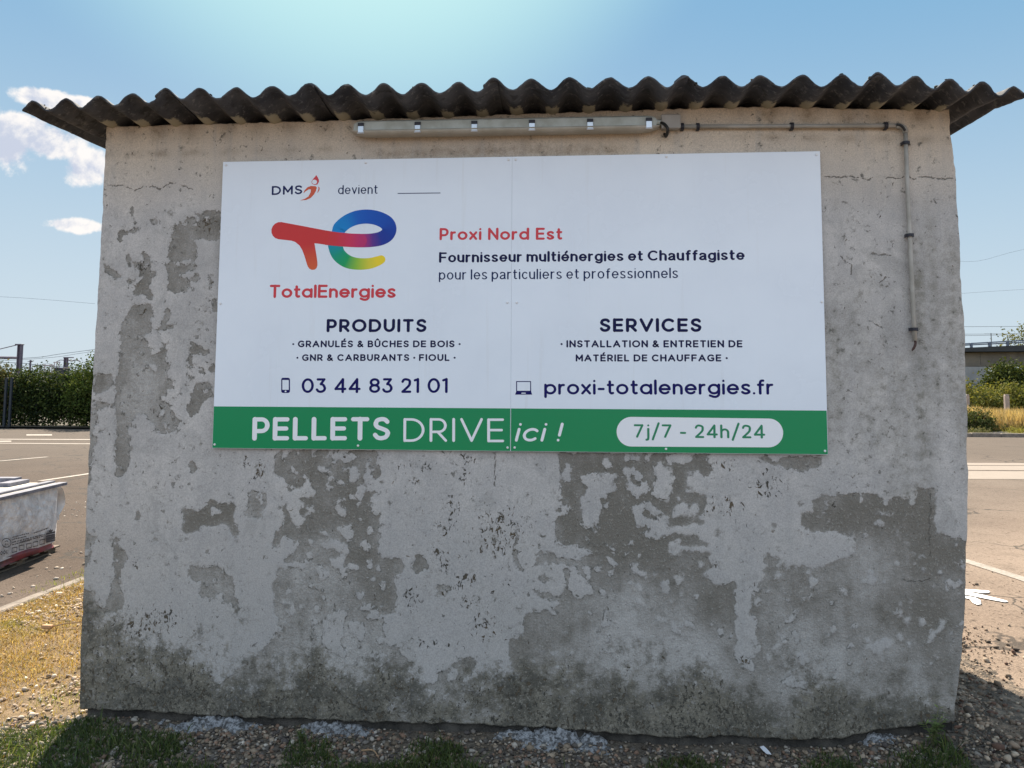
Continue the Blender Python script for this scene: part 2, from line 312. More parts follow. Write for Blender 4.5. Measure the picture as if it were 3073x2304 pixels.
KEEP = [
('A','1090 1140 1180 1130 1210 1170 1120 1230 1000 1230 960 1200'), ('C','1310 610 1340 590 1430 670 1300 690'),
('D','240 300 270 400 300 440 420 420 430 360 460 330 550 420 560 490 440 510 360 510 400 560 400 660 450 700 440 760 380 820 330 780 300 700 240 600 210 480 150 300'),
('D','560 180 620 190 700 200 690 260 620 265 570 230'), ('D','650 380 715 340 720 430 660 420'), ('D','880 270 960 230 1000 260 980 330 930 340 890 310'),
('D','960 440 1010 350 1040 420 980 450'), ('D','740 560 800 500 850 540 800 570 840 600 870 580 870 700 800 700 740 630'), ('D','440 610 530 590 550 660 500 650'),
('D','440 790 500 790 490 850 460 850'), ('D','750 810 830 780 920 800 940 920 890 930 840 870 760 850'), ('D','1060 800 1120 790 1130 890 1070 880'),
('D','985 980 1030 920 1080 950 1110 1060 1060 1050'), ('D','610 970 700 920 780 930 860 970 890 1060 840 1070 770 1000 660 1030'), ('D','470 920 540 920 540 970 480 980'),
('D','455 1040 520 1040 530 1120 480 1100'), ('D','690 1110 830 1110 830 1190 870 1230 850 1290 800 1280 780 1220 740 1220 700 1170'), ('D','1050 1120 1120 1110 1130 1220 1080 1220'),
('D','1150 1170 1200 1180 1210 1250 1160 1250'), ('D','560 1180 630 1190 650 1320 600 1330'), ('D','230 870 350 960 350 1050 270 1120 200 1080 190 960'), ('D','340 1130 380 1140 380 1200 340 1200'),
('D','1100 1320 1150 1280 1160 1340 1130 1350'), ('D','480 1360 550 1370 540 1410 500 1410'), ('D','600 1480 650 1490 650 1540 610 1530'), ('D','800 1490 850 1490 850 1530 800 1530'),
('D','970 1470 1030 1440 1040 1510 980 1520'), ('D','370 1550 450 1550 450 1610 400 1610'), ('D','540 1580 600 1590 590 1650 540 1640'), ('D','250 1430 290 1440 280 1500 250 1490'),
('D','680 1600 735 1590 720 1620 690 1620'), ('D','300 1590 350 1590 340 1630 300 1630'), ('D','320 70 370 80 350 110'), ('D','620 110 660 120 640 140'), ('D','730 300 800 330 880 400 800 380'),
('D','1090 240 1130 200 1160 260'), ('D','680 40 730 40 720 90 690 100'), ('D','800 60 940 60 960 130 820 180'), ('D','300 180 350 200 380 280 320 260'), ('D','440 130 500 140 480 170 450 170'),
('F','300 280 440 250 640 260 670 440 580 470 570 530 510 520 500 740 400 820 340 800 310 700 320 500 370 420 300 330'), ('F','130 290 170 170 200 180 210 360 150 360'),
('F','500 130 570 100 630 150 620 220 560 220'), ('F','740 110 760 70 855 75 850 140 760 150'), ('F','930 140 950 80 1010 80 1000 140 950 170'), ('F','1170 80 1440 80 1430 150 1280 180 1180 150'),
('F','700 200 830 200 890 240 830 260 800 300 850 320 900 260 940 300 900 340 750 310'), ('F','830 360 890 390 950 330 990 350 960 460 900 490 840 510 780 440 760 400'),
('F','1020 190 1100 140 1130 180 1220 200 1250 280 1250 380 1200 460 1190 550 1090 510 1010 470 1040 380 1040 260'), ('F','1230 600 1290 570 1370 560 1400 600 1420 550 1470 560 1480 650 1400 720 1300 700 1220 730'),
('F','830 580 930 560 990 540 1100 630 1200 720 1210 780 1130 800 890 800 850 710 820 650'), ('F','810 820 960 860 980 800 1190 800 1250 850 1100 930 1000 940 960 880'), ('F','790 930 830 920 850 990 800 980'),
('F','555 950 610 970 680 1090 580 1010'), ('F','710 1090 760 1030 780 1070 720 1110'), ('F','1180 960 1240 960 1270 910 1310 930 1310 990 1300 1040 1260 1090 1190 1070'), ('F','555 1100 620 1120 670 1170 660 1230 610 1200'),
('F','790 1160 830 1130 890 1150 900 1220 980 1250 970 1330 880 1290 810 1230'), ('F','570 1270 600 1260 620 1310 580 1300'), ('F','1230 1290 1290 1270 1340 1320 1280 1390 1240 1370'),
('F','1070 1380 1170 1320 1200 1360 1200 1450 1130 1470 1100 1420'), ('F','480 1420 520 1400 560 1440 520 1480'), ('F','830 1370 880 1370 940 1440 930 1470 860 1430'), ('F','340 1180 390 1190 390 1280 340 1260'),
('F','980 1460 1010 1470 1000 1510'), ('F','1290 1460 1320 1470 1300 1520'), ('F','870 1510 940 1560 920 1600 880 1580'), ('F','1400 1290 1440 1300 1420 1330'),
('G','310 90 440 90 430 120 360 155'), ('G','515 180 590 165 550 200'), ('G','880 440 910 400 945 420 940 460 890 465'), ('G','810 590 850 545 885 570 880 610'), ('G','640 480 690 490 680 520'), ('G','600 590 640 570 640 610'),
('G','1270 690 1390 690 1390 735 1290 725'), ('G','915 810 990 810 1045 850 960 885'), ('G','930 570 955 570 950 615'), ('G','750 660 790 660 780 685'), ('G','870 650 900 650 890 675'), ('G','1330 580 1390 570 1380 595'), ('G','1190 590 1215 600 1205 625'),
('G','370 1090 440 1040 480 1050 400 1130'), ('G','680 1280 720 1200 790 1220 760 1280'), ('G','1170 1230 1250 1215 1290 1090 1310 1200 1330 1250 1270 1285 1210 1260'), ('G','1380 1230 1430 1230 1390 1300'), ('G','915 1225 985 1230 940 1245'),
('G','300 1340 330 1315 355 1340 330 1360'), ('G','700 1390 730 1350 745 1400 715 1415'), ('G','640 1380 680 1390 660 1405'), ('G','245 1380 265 1420 250 1430'), ('G','1340 620 1470 600 1480 612 1360 640'),
('J','200 420 260 380 400 330 410 380 360 440 360 560 330 620 400 720 380 745 220 700 190 620 200 520'), ('J','400 490 430 440 540 480 530 640 490 630 440 550'), ('J','640 690 720 740 770 780 720 800 640 870 600 880 630 760'), ('J','1220 900 1290 830 1330 880 1310 940 1230 960'),
('J','105 430 120 440 115 600 100 640 95 560'),
('K','560 500 600 340 630 500 600 515'), ('K','1140 540 1160 450 1200 510 1280 580 1270 600'), ('K','570 620 640 560 650 620 600 640'), ('K','600 700 640 680 650 720 610 730'), ('K','680 650 720 650 730 720 700 710'), ('K','1010 660 1040 660 1040 700'), ('K','810 560 835 555 835 585'),
('K','1215 220 1240 220 1230 270'), ('K','860 270 920 300 900 340'), ('K','1260 440 1290 450 1280 500'), ('K','1120 600 1190 600 1160 650'), ('K','1020 750 1060 760 1050 820'),
('L','400 480 500 400 510 340 550 360 540 430 430 490'), ('L','480 540 520 510 540 590 560 650 520 630'), ('L','330 670 420 580 460 630 380 680'), ('L','260 760 320 720 320 800'), ('L','520 720 590 700 650 800 570 830'), ('L','640 720 730 770 690 790'), ('L','760 720 780 680 800 720 770 740'),
('L','810 560 840 420 860 560'), ('L','1100 600 1150 600 1150 650 1240 600 1290 590 1330 640 1290 700 1240 680 1240 740 1180 740 1130 690'), ('L','1130 770 1180 790 1150 810'), ('L','1450 620 1500 640 1450 650'), ('L','1680 500 1720 500 1720 560 1680 560'), ('L','270 210 300 190 320 210 290 230'), ('L','630 230 660 220 670 270 640 275'), ('L','570 240 600 240 600 270'), ('L','560 500 640 510 620 530'), ('L','240 450 280 440 280 480'),
]
# zones where the bare render reads lighter (-) or darker (+)
TONE = [
('B',-.35,'380 650 500 640 640 620 750 640 740 760 640 900 560 960 440 1020 380 900 390 760'), ('B',-.35,'390 330 480 310 560 420 520 560 400 520'),
('C',-.4,'1280 1220 1420 1220 1440 1400 1340 1500 1280 1400 1270 1300'), ('F',.3,'520 480 820 480 830 900 1180 940 1180 1080 860 1080 560 920'), ('F',-.4,'680 1300 800 1310 830 1400 940 1500 880 1650 700 1600 640 1480'), ('F',-.4,'1030 1100 1230 1100 1240 1240 1040 1260'),
('F',.2,'1370 1400 1850 1400 1850 1658 1400 1658'), ('F',-.35,'1200 1480 1370 1500 1370 1658 1100 1658'),
('G',.3,'610 600 1870 470 1870 700 1800 800 1150 780 900 760 640 740'), ('G',-.45,'1100 820 1400 830 1480 900 1450 1050 1350 1080 1150 1050 1150 900'), ('G',.15,'1500 800 1870 800 2150 1000 2150 1200 1500 1100'), ('G',-.2,'1150 1100 1350 1050 1400 1500 1150 1500'),
('L',.3,'1250 180 1800 200 1650 560 1320 520'), ('L',-.25,'400 400 820 560 1000 900 500 950'), ('L',-.2,'1100 550 1400 560 1400 800 1000 850'),
('K',.3,'1290 120 1680 190 1660 560 1300 300'), ('K',-.35,'680 180 850 180 880 500 680 500'), ('K',-.25,'500 560 1500 560 1600 860 500 820'), ('K',.1,'0 420 500 420 480 640 0 640'),
('D',.25,'850 340 1060 440 1060 740 880 740 700 500'), ('D',.25,'1080 1120 1440 1120 1350 1600 950 1600 1000 1300'), ('D',-.2,'420 860 620 860 640 1400 300 1400'), ('J',-.15,'0 500 600 500 600 900 0 900'),
]
SPECK = [('D',1600,190,190,70),('D',1540,360,70,60),('D',1940,180,40,70),('D',1920,650,110,180),('D',1750,1060,110,70),('D',1840,1460,60,50),('D',1500,1500,70,100),('D',1820,830,120,90),('D',1850,1180,90,80),
 ('C',1660,170,60,80),('C',1780,270,110,150),('C',550,1180,60,70),('C',480,1590,60,50),('E',270,1300,170,60),('E',300,120,110,60),('E',250,300,80,90),('E',270,1540,60,60),('E',700,1390,70,60),('E',600,850,300,300),('E',530,1480,60,70),
 ('A',560,1100,120,160),('A',1340,1250,50,100),('A',1300,640,130,140),('A',600,1580,100,70),('I',640,290,220,110),('I',500,360,330,110),('I',740,270,60,110),('B',700,1000,100,80),
 ('F',1740,600,190,140),('F',1760,190,170,60),('F',1620,1160,50,70),('G',300,350,160,130),('G',930,540,50,60),('J',950,280,100,80),('J',1400,290,60,60),('J',1300,150,90,60),('J',1450,100,60,40),('J',1050,620,150,60),('J',1500,480,120,120),('L',100,780,60,40)]
CRACK = [('A','200 205 290 215 350 205 400 230 460 245 500 265 540 250 600 225 690 210 760 240 830 215 880 180 945 190'), ('A','1000 195 1050 215 1100 240 1130 240'), ('A','440 715 490 670 550 675'), ('A','760 255 790 235'),
 ('H','5 58 90 60 150 55 200 58 250 72 270 60'), ('H','345 65 380 58 420 64 470 50 500 66 560 52 600 58 660 68 720 62'), ('H','270 478 380 490'), ('H','100 495 155 540 150 600'), ('H','250 850 330 890'), ('H','320 640 370 605'),
 ('E','550 60 550 200 548 400'), ('G','1815 440 1822 560 1812 740 1816 1010'), ('G','1560 1235 1640 1245 1740 1235 1820 1225')]
T['H'] = (2470,500,.5428)
NX, NZ = 700, 480
u = np.linspace(0, 1, NX)[None, :]; vv_ = np.linspace(0, 1, NZ)[:, None]
# first pass: nominal rectangle, then pull every row and column to the uneven outline
z_nom = .02 + vv_*(3.015-.02)
xl = xl_f(z_nom); xr = xr_f(z_nom)
edge_n = .004
xl = xl + (vnoise(z_nom, z_nom*0, 14, 3)-.5)*.012; xr = xr + (vnoise(z_nom, z_nom*0+9, 14, 4)-.5)*.012
GX = xl + u*(xr-xl)
zb = zb_f(GX) + (vnoise(GX, GX*0, 22, 5)-.5)*.022; zt = zt_f(GX) + (vnoise(GX, GX*0+5, 30, 6)-.5)*.012
GZ = zb + vv_*(zt-zb)
def winpts(win, s):
    x0, y0, k = T[win]; q = np.array(s.split(), float).reshape(-1, 2)
    return np.array([Yp(x0+a*k, y0+b*k)[[0, 2]] for a, b in q])
wx = GX + (vnoise(GX, GZ, 34, 11, 4, .75)-.5)*.022; wz = GZ + (vnoise(GX, GZ, 34, 12, 4, .75)-.5)*.022
def inpoly(P, X, Zz):
    c = np.zeros(X.shape, bool); n = len(P)
    bx = (X >= P[:, 0].min()-.001) & (X <= P[:, 0].max()+.001) & (Zz >= P[:, 1].min()-.001) & (Zz <= P[:, 1].max()+.001)
    if not bx.any(): return c
    x = X[bx]; y = Zz[bx]; r = np.zeros(x.shape, bool)
    for i in range(n):
        (x1, y1), (x2, y2) = P[i], P[(i+1) % n]
        if y1 == y2: continue
        k = ((y1 > y) != (y2 > y)) & (x < (x2-x1)*(y-y1)/(y2-y1)+x1); r ^= k
    c[bx] = r; return c
def blur(a, k, it=1):
    for _ in range(it):
        for ax in (0, 1):
            p = np.pad(a, [(k, k) if i == ax else (0, 0) for i in (0, 1)], 'edge'); c = np.cumsum(np.insert(p, 0, 0, axis=ax), axis=ax)
            n = a.shape[ax]; s1 = np.take(c, range(2*k+1, n+2*k+1), axis=ax); s0 = np.take(c, range(0, n), axis=ax); a = (s1-s0)/(2*k+1)
    return a
peel = np.zeros(GX.shape); tone = np.full(GX.shape, .5)
for win, tn, s in PEEL:
    k = inpoly(winpts(win, s), wx, wz); peel[k] = 1; tone[k] = tn
# scattered flakes of paint that held on, and small losses, besides the traced ones
n_fl = vnoise(wx, wz, 26, 21, 4, .6); peel[(peel > 0) & (n_fl > np.where(GX > 1.6, .69, .66))] = 0
for win, s in KEEP: peel[inpoly(winpts(win, s), wx, wz)] = 0
peel[(vnoise(wx, wz, 24, 22, 3) > .845) & (GZ < 2.3)] = 1
peel[inpoly(winpts('F', '870 640 950 620 1000 690 1070 690 1050 720 960 700'), wx, wz)] = 1
tb = blur(tone, 5, 2); tadd = np.zeros(GX.shape)
for win, d, s in TONE: tadd[inpoly(winpts(win, s), wx, wz)] = d*(1.75 if d < 0 else 1.2)
tone = tb + blur(tadd, 10, 3)
dn = vnoise(GX, GZ, 5, 31, 4); base = .36 + (vnoise(GX, GX*0, 2.2, 32, 3)-.5)*.42
dirt = np.clip((base + .06 + (dn-.5)*.4 - GZ)/.42, 0, 1)
peel[(GZ < .17+.16*np.clip((GX-1.3)/.5, 0, 1)+(vnoise(wx, wx*0, 3, 33, 3)-.5)*.25+(vnoise(wx, wz, 9, 34, 4, .6)-.5)*.3)] = 1
peelb = blur(peel, 1, 2)
dirt = np.maximum(dirt, .62*blur(inpoly(winpts('I', '-40 40 140 90 130 260 330 260 360 360 550 480 700 560 800 760 1000 800 1000 1100 -40 1100'), wx, wz)*1., 9, 3))
speck = np.zeros(GX.shape)
for win, a, b, ra, rb in SPECK:
    x0, y0, k = T[win]; c = Yp(x0+a*k, y0+b*k); rx = ra*k*.00165; rz = rb*k*.00165
    speck = np.maximum(speck, np.clip(1.35-np.sqrt(((GX-c[0])/rx)**2+((GZ-c[2])/rz)**2), 0, 1))
speck = np.maximum(speck, np.clip(dirt*1.6-.3, 0, .8))
crack = np.zeros(GX.shape)
for win, s in CRACK:
    P = winpts(win, s)
    for i in range(len(P)-1):
        a, b = P[i], P[i+1]; d = b-a; t_ = np.clip(((wx-a[0]-0)*d[0]+(wz-a[1])*d[1])/(d@d), 0, 1)
        dist = np.hypot(wx-a[0]-t_*d[0], wz-a[1]-t_*d[1]); crack = np.maximum(crack, np.clip(1-dist/.007, 0, 1))
# weather streaks (right-hand side) and the stained, sheltered strip under the eaves
cx_ = [Yp(2760, 1000)[0], Yp(2700, 1200)[0], Yp(2560, 900)[0], Yp(2860, 800)[0], Yp(2620, 1100)[0]]
stk = np.zeros(GX.shape)
for c, sgm, z0, z1, am in [(cx_[0], .05, 1.1, 2.5, 1.), (cx_[1], .10, .9, 2.0, .6), (cx_[2], .10, 1.5, 2.3, .5), (cx_[3], .07, 1.4, 2.5, .8), (cx_[4], .12, 1.2, 2.0, .6), (Yp(2500,900)[0], .05, 1.3, 2.2, .8), (Yp(2530,800)[0], .06, 1.5, 2.1, .5), (Yp(2800,900)[0], .035, 1.4, 2.6, .8), (Yp(2660,800)[0], .05, 1.4, 2.2, .5), (Yp(2880,1000)[0], .04, 1.2, 2.3, .7), (Yp(1020,1500)[0], .1, .8, 1.3, .2)]:
    stk = np.maximum(stk, am*np.exp(-((GX-c)/sgm)**2)*np.clip((GZ-z0)/.25, 0, 1)*np.clip((z1-GZ)/.25, 0, 1))
warm = np.clip((GZ-2.52-(vnoise(GX, GX*0, 1.3, 41, 3)-.5)*.35)/.42, 0, 1)
# rust-brown rings of damp under dripping troughs, and the lamp's shadow painted as a brown strip
drip_and_shadow = np.zeros(GX.shape)
_cx = np.interp(np.arange(40)*1., np.arange(28)*1., np.linspace(-.86, 3.82, 28)); 
for k_ in range(1, 27):
    xc = -.86+k_*.1733+rng.uniform(-.02, .02); a_ = rng.uniform(.25, 1.)*(1 if (xc < .7 or xc > 2.6) else .6); zc = float(zt_f(xc))
    drip_and_shadow = np.maximum(drip_and_shadow, a_*np.exp(-((GX-xc)/.05)**2-((GZ-zc+.03)/.05)**2)); drip_and_shadow = np.maximum(drip_and_shadow, .7*a_*np.exp(-((GX-xc-.01)/.06)**2-((GZ-zc+.15)/.022)**2))
drip_and_shadow = np.maximum(drip_and_shadow, .75*np.exp(-((GZ-Yp(1500, 452)[2])/.035)**2)*np.clip((GX-.72)/.12, 0, 1)*np.clip((2.15-GX)/.15, 0, 1))
WY = -.0012*peelb*0 + (vnoise(GX, GZ, 1.2, 51, 3)-.5)*.012 + peelb*.0025
vx = np.stack([GX, WY, GZ], -1).reshape(-1, 3)
ii = np.arange(NX*NZ).reshape(NZ, NX)
fq = np.stack([ii[:-1, :-1], ii[:-1, 1:], ii[1:, 1:], ii[1:, :-1]], -1).reshape(-1, 4)
def wall_fn(t, b):
    p = t.obj(); pl = t.attr('peel'); tn = t.attr('tone'); dr = t.attr('dirt'); sp = t.attr('speck'); ck = t.attr('crack'); wm = t.attr('warm'); st = t.attr('streak')
    fine = t.noise(p, 95, 3, .6); mid = t.noise(p, 24, 4, .6); big = t.noise(p, 3.2, 4, .6); mott = t.noise(p, 8, 5, .65)
    cellv = t.v('ADD', p, t.v('SCALE', t.noise(p, 30, 2, .5, 0, True), None)); t.put(cellv.node.inputs[1].links[0].from_node.inputs[3], .03); cell = t.sep(t.voro(cellv, 52, 'F1', 1))[0]
    e = t.m('ADD', pl, t.m('ADD', t.m('MULTIPLY', t.m('SUBTRACT', fine, .5), .5), t.m('ADD', t.m('MULTIPLY', t.m('SUBTRACT', cell, .5), .62), t.m('MULTIPLY', t.m('SUBTRACT', mid, .5), .85))))
    soft = t.m('MULTIPLY', t.rng(t.noise(p, 2.6, 3, .6), .38, .62), t.rng(t.sep(p)[2], 1.5, .7, .05, .22)); soft = t.m('ADD', soft, t.m('MULTIPLY', t.m('MULTIPLY', t.rng(t.sep(p)[0], .35, 1.1), t.rng(t.sep(p)[2], 1.5, 1.1)), t.rng(t.noise(p, 4., 3, .6), .35, .65, .0, .16)))
    mask = t.rng(e, t.m('SUBTRACT', .45, soft), t.m('ADD', .55, soft))
    rim = t.m('MULTIPLY', t.m('MULTIPLY', t.rng(e, .24, .42), t.rng(e, .72, .52)), t.rng(soft, .3, .05))
    paint = t.mix(t.rng(mott, .35, .68), (.435, .418, .405), (.525, .502, .478))
    paint = t.mix(t.m('MULTIPLY', t.rng(big, .42, .64), .5), paint, (.355, .345, .335))
    ghost = t.noise(p, 5.5, 6, .7, .8); paint = t.mix(t.m('MULTIPLY', t.rng(ghost, .53, .66), .55), paint, (.33, .32, .305))
    low = t.rng(t.m('ADD', t.sep(p)[2], t.m('MULTIPLY', t.m('SUBTRACT', big, .5), 1.6)), 1.35, .45); paint = t.mix(t.m('MULTIPLY', low, t.rng(mott, .3, .7, .25, .7)), paint, (.335, .325, .31))
    paint = t.mix(t.m('MULTIPLY', wm, t.rng(mott, .2, .75, .75, 1.)), paint, (.63, .535, .42))
    paint = t.mix(t.m('MULTIPLY', t.attr('drip_and_shadow'), t.rng(mid, .25, .7, .3, .8)), paint, (.20, .145, .09))
    paint = t.mix(t.m('MULTIPLY', st, t.rng(mid, .3, .7, .2, .95)), paint, (.21, .20, .17))
    vst = t.noise(t.v('MULTIPLY', p, (7., 1., .8)), 2.2, 4, .6)
    tt = t.m('ADD', tn, t.m('ADD', t.m('MULTIPLY', t.m('SUBTRACT', mott, .5), .9), t.m('MULTIPLY', t.m('SUBTRACT', vst, .5), .5)), clamp=True)
    bare = t.mix(t.rng(tt, .0, .85), (.43, .415, .395), (.18, .165, .14))
    bare = t.mix(t.rng(mid, .35, .75, 0., .35), bare, (.17, .158, .138))
    bare = t.mix(t.rng(fine, .58, .72, 0., .5), bare, (.42, .41, .38))
    paint = t.mix(t.rng(vst, .5, .72, 0., .35), paint, (.33, .325, .32))
    c = t.mix(mask, paint, bare)
    c = t.mix(t.m('MULTIPLY', rim, t.rng(t.noise(p, 40, 2), .45, .6, .15, .85)), c, (.11, .105, .09))
    # damp, mossy foot of the wall
    grit = t.noise(p, 70, 3, .7); dm = t.mix(t.rng(mott, .35, .65), (.175, .158, .12), (.085, .08, .064))
    dm = t.mix(t.rng(grit, .55, .68, 0., .7), dm, (.30, .28, .24)); dm = t.mix(t.rng(grit, .46, .36, 0., .85), dm, (.03, .03, .026))
    dcov = t.m('ADD', dr, t.m('ADD', t.m('MULTIPLY', t.m('SUBTRACT', grit, .5), 1.1), t.m('ADD', t.m('MULTIPLY', t.m('SUBTRACT', mid, .5), .9), t.m('MULTIPLY', t.m('SUBTRACT', mott, .5), .9))))
    c = t.mix(t.m('MULTIPLY', t.rng(dcov, .12, .62), .94), c, dm)
    gn = t.noise(p, 170, 2, .7); c = t.mix(1., c, t.mix(t.rng(gn, .3, .7), (.84, .84, .84), (1.12, 1.12, 1.12)), 'MULTIPLY')
    # small dark chips
    chip = t.noise(t.v('MULTIPLY', p, (1.25, 1., .8)), 46, 3, .65, .8); chipm = t.rng(t.m('ADD', chip, t.m('MULTIPLY', sp, .155)), .70, .735)
    rare = t.m('MULTIPLY', t.rng(t.noise(p, 34, 2, .6, .6), .725, .745), .7)
    c = t.mix(t.m('MAXIMUM', chipm, rare), c, t.mix(t.rng(mott, .4, .6), (.06, .056, .045), (.11, .085, .055)))
    crm = t.m('MULTIPLY', t.rng(t.m('ADD', ck, t.m('MULTIPLY', t.m('SUBTRACT', fine, .5), .9)), .5, .75), .8)
    c = t.mix(crm, c, (.14, .13, .11))
    t.put(b.inputs['Base Color'], c)
    h = t.m('ADD', t.m('MULTIPLY', mask, -.8), t.m('MULTIPLY', fine, t.m('ADD', .25, t.m('MULTIPLY', t.m('MAXIMUM', dr, mask), 1.1))))
    h = t.m('SUBTRACT', h, t.m('MULTIPLY', t.m('MAXIMUM', chipm, crm), 1.6))
    t.put(b.inputs['Normal'], t.bump(h, .0045, .9))
M_wall = mat('peeling_painted_render', (.5, .5, .5), .9, 0., wall_fn)
M_side = mottled('grey_render', (.52, .50, .46), (.40, .39, .36), 5, .9, 6, .004)
shed = empty('concrete_shed', (1.5, 1.45, 0), 'weathered grey concrete shed with peeling painted front and corrugated cement roof', 'shed')
# front wall: the uneven face, closed by a back face, so that it is a solid 0.2 m slab
fv = vx; nfront = len(fv); back = fv.copy()
per = np.concatenate([ii[0, :], ii[1:, -1], ii[-1, ::-1][1:], ii[::-1, 0][1:-1]])
bv = fv[per].copy(); bv[:, 1] = .2; nb = len(per)
k = np.arange(nb); k2 = (k+1) % nb
side = np.stack([per[k2], per[k], nfront+k, nfront+k2], -1)
allv = np.vstack([fv, bv]); allf = np.vstack([fq, side])
pad = lambda a, q=0.: np.concatenate([a.ravel(), a.ravel()[per]])
front = mesh('front_wall', allv, allf, M_wall, shed, True, None, None, dict(peel=pad(peelb), tone=pad(tone), dirt=pad(dirt), speck=pad(speck), crack=pad(crack), drip_and_shadow=pad(drip_and_shadow), warm=pad(warm), streak=pad(stk)))
x0w, x1w = float(xl_f(1.5)), float(xr_f(1.5))
for xa, xb in ((-.615, -.42), (3.35, 3.535)):
    MB().box((xa, .2, .0), (xb, DEPTH-.2, 3.0)).build('side_wall', M_side, shed)
MB().box((-.615, DEPTH-.2, 0), (3.535, DEPTH, 3.03)).build('rear_wall', M_side, shed)
# footing: a rough dark strip set back under the render, with pale lumps of spilled concrete before it
M_foot = mottled('dark_footing_concrete', (.075, .068, .058), (.03, .028, .025), 14, .95, 6, .01, 50)
fx = np.linspace(-.60, 3.52, 160); mfo = MB()
top = zb_f(fx)+.03; yy = .035+(vnoise(fx, fx*0, 9, 61)-.5)*.03
v = np.vstack([np.stack([fx, yy, fx*0-.25], -1), np.stack([fx, yy-.012, top], -1), np.stack([fx, fx*0+.19, top], -1), np.stack([fx, fx*0+.19, fx*0-.25], -1)])
n = len(fx); i = np.arange(n-1)
mesh('footing', v, np.vstack([np.stack([i+a*n, i+1+a*n, i+1+((a+1) % 4)*n, i+((a+1) % 4)*n], -1) for a in range(4)]), M_foot, shed)
M_lump = mottled('pale_spilled_concrete', (.34, .35, .365), (.09, .09, .09), 45, .95, 6, .02, 80, 0., .42, .60)
def ground_h(x, y):                       # the gravel lies a little below the render and is not quite level
    x = np.asarray(x, float); y = np.asarray(y, float)
    near = zb_f(np.clip(x, -.62, 3.53))-.040
    f = np.clip((y+1.6)/1.4, 0, 1)*np.clip((x+1.3)/.7, 0, 1)*np.clip((4.6-x)/1., 0, 1)*np.clip((1.2-y)/1., 0, 1)
    return near*f + (vnoise(x, y, 2.2, 71, 3)-.5)*.02*np.clip((x+3)/.5, 0, 1)
for px0, px1, hh, dp in ((460, 800, .038, .19), (880, 1135, .036, .16), (1460, 1885, .042, .20), (2560, 2720, .022, .08)):
    a = Yp(px0, 2175)[0]; b_ = Yp(px1, 2190)[0]; nu, nv = 70, 26; U_, V_ = np.meshgrid(np.linspace(0, 1, nu), np.linspace(0, 1, nv))
    X = a+(b_-a)*U_; Yv = .03-(dp+.03)*V_
    prof = np.clip(np.sin(math.pi*U_), 0, 1)**.45*np.clip(1-V_**1.6, 0, 1)
    nz = vnoise(X, Yv, 22, px0, 4, .75)
    n2 = vnoise(X, Yv, 9, px0+1, 3, .6)
    Zv = ground_h(X, Yv)-.03+prof*(hh+.028)*(.35+1.1*nz)*np.clip((n2-.28)*5, 0, 1)
    q = np.arange(nu*nv).reshape(nv, nu)
    mesh('footing_lump', np.stack([X, Yv, Zv], -1), np.stack([q[1:, :-1], q[1:, 1:], q[:-1, 1:], q[:-1, :-1]], -1).reshape(-1, 4), M_lump, shed, False)
# ---- corrugated fibre-cement roof: six overlapping sheets
CREST = [(99.5,305.6),(195,294.7),(295,285.7),(398,282),(499,268),(604,265.8),(709,265.8),(821,263),(930,249),(1040,250.6),(1152,251),(1264,249.5),(1377,243),(1482,240.5),(1596,239.7),(1710,235.4),(1830,234),(1946,229),(2054,228),(2170,226.7),(2284,224),(2407,224),(2530,221),(2635,220.6),(2747,226.7),(2852,234),(2948,246),(3044,264)]
OV = -.27; CP3 = np.array([Yp(a, b, OV) for a, b in CREST]); NCR = len(CREST)
ph_x = CP3[:, 0]; ph = np.arange(NCR, dtype=float)
ph_xe = np.concatenate([[2*ph_x[0]-ph_x[1]], ph_x, [2*ph_x[-1]-ph_x[-2]]]); ph_e = np.arange(-1, NCR+1, dtype=float)
AMP = .054
zsm = np.convolve(np.pad(CP3[:, 2], 2, 'edge'), np.ones(5)/5, 'valid')
ztopx = lambda x: np.interp(x, ph_x, .5*CP3[:, 2]+.5*zsm)
def roof_z(x, y, phase):
    zf = ztopx(x)-AMP/2; zw = np.maximum(zt_f(np.clip(x, -.63, 3.61))-.002+AMP/2, zf-.035)
    s = np.clip((y-OV)/-OV, 0, 1)
    return zf*(1-s)+zw*s + np.clip(y, 0, 9)*.035 + AMP/2*np.cos(2*math.pi*phase)
def roof_fn(t, b):
    p = t.obj(); n = t.noise(p, 5, 6, .65); m_ = t.noise(p, 30, 5, .7); zy = t.sep(p)
    c = t.mix(t.rng(n, .35, .65), (.036, .038, .046), (.092, .092, .098))
    c = t.mix(t.rng(m_, .54, .68, 0., .65), c, (.22, .215, .205))
    c = t.mix(t.rng(t.noise(p, 11, 4, .6), .56, .68, 0., .7), c, (.022, .022, .022))
    lim = t.attr('trough_light'); c = t.mix(t.rng(t.m('ADD', lim, t.m('ADD', t.m('MULTIPLY', t.m('SUBTRACT', m_, .5), 1.2), t.m('MULTIPLY', t.m('SUBTRACT', n, .5), 1.2))), .30, .60, 0., .9), c, (.40, .365, .27))
    t.put(b.inputs['Base Color'], c); t.put(b.inputs['Normal'], t.bump(t.m('ADD', n, t.m('MULTIPLY', m_, .6)), .004, .8))
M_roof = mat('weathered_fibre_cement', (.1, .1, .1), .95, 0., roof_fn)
SHEETS = [(-.34, 4.12), (3.70, 8.1), (7.72, 13.1), (12.7, 18.1), (17.72, 23.1), (22.75, 27.36)]
TH = .009
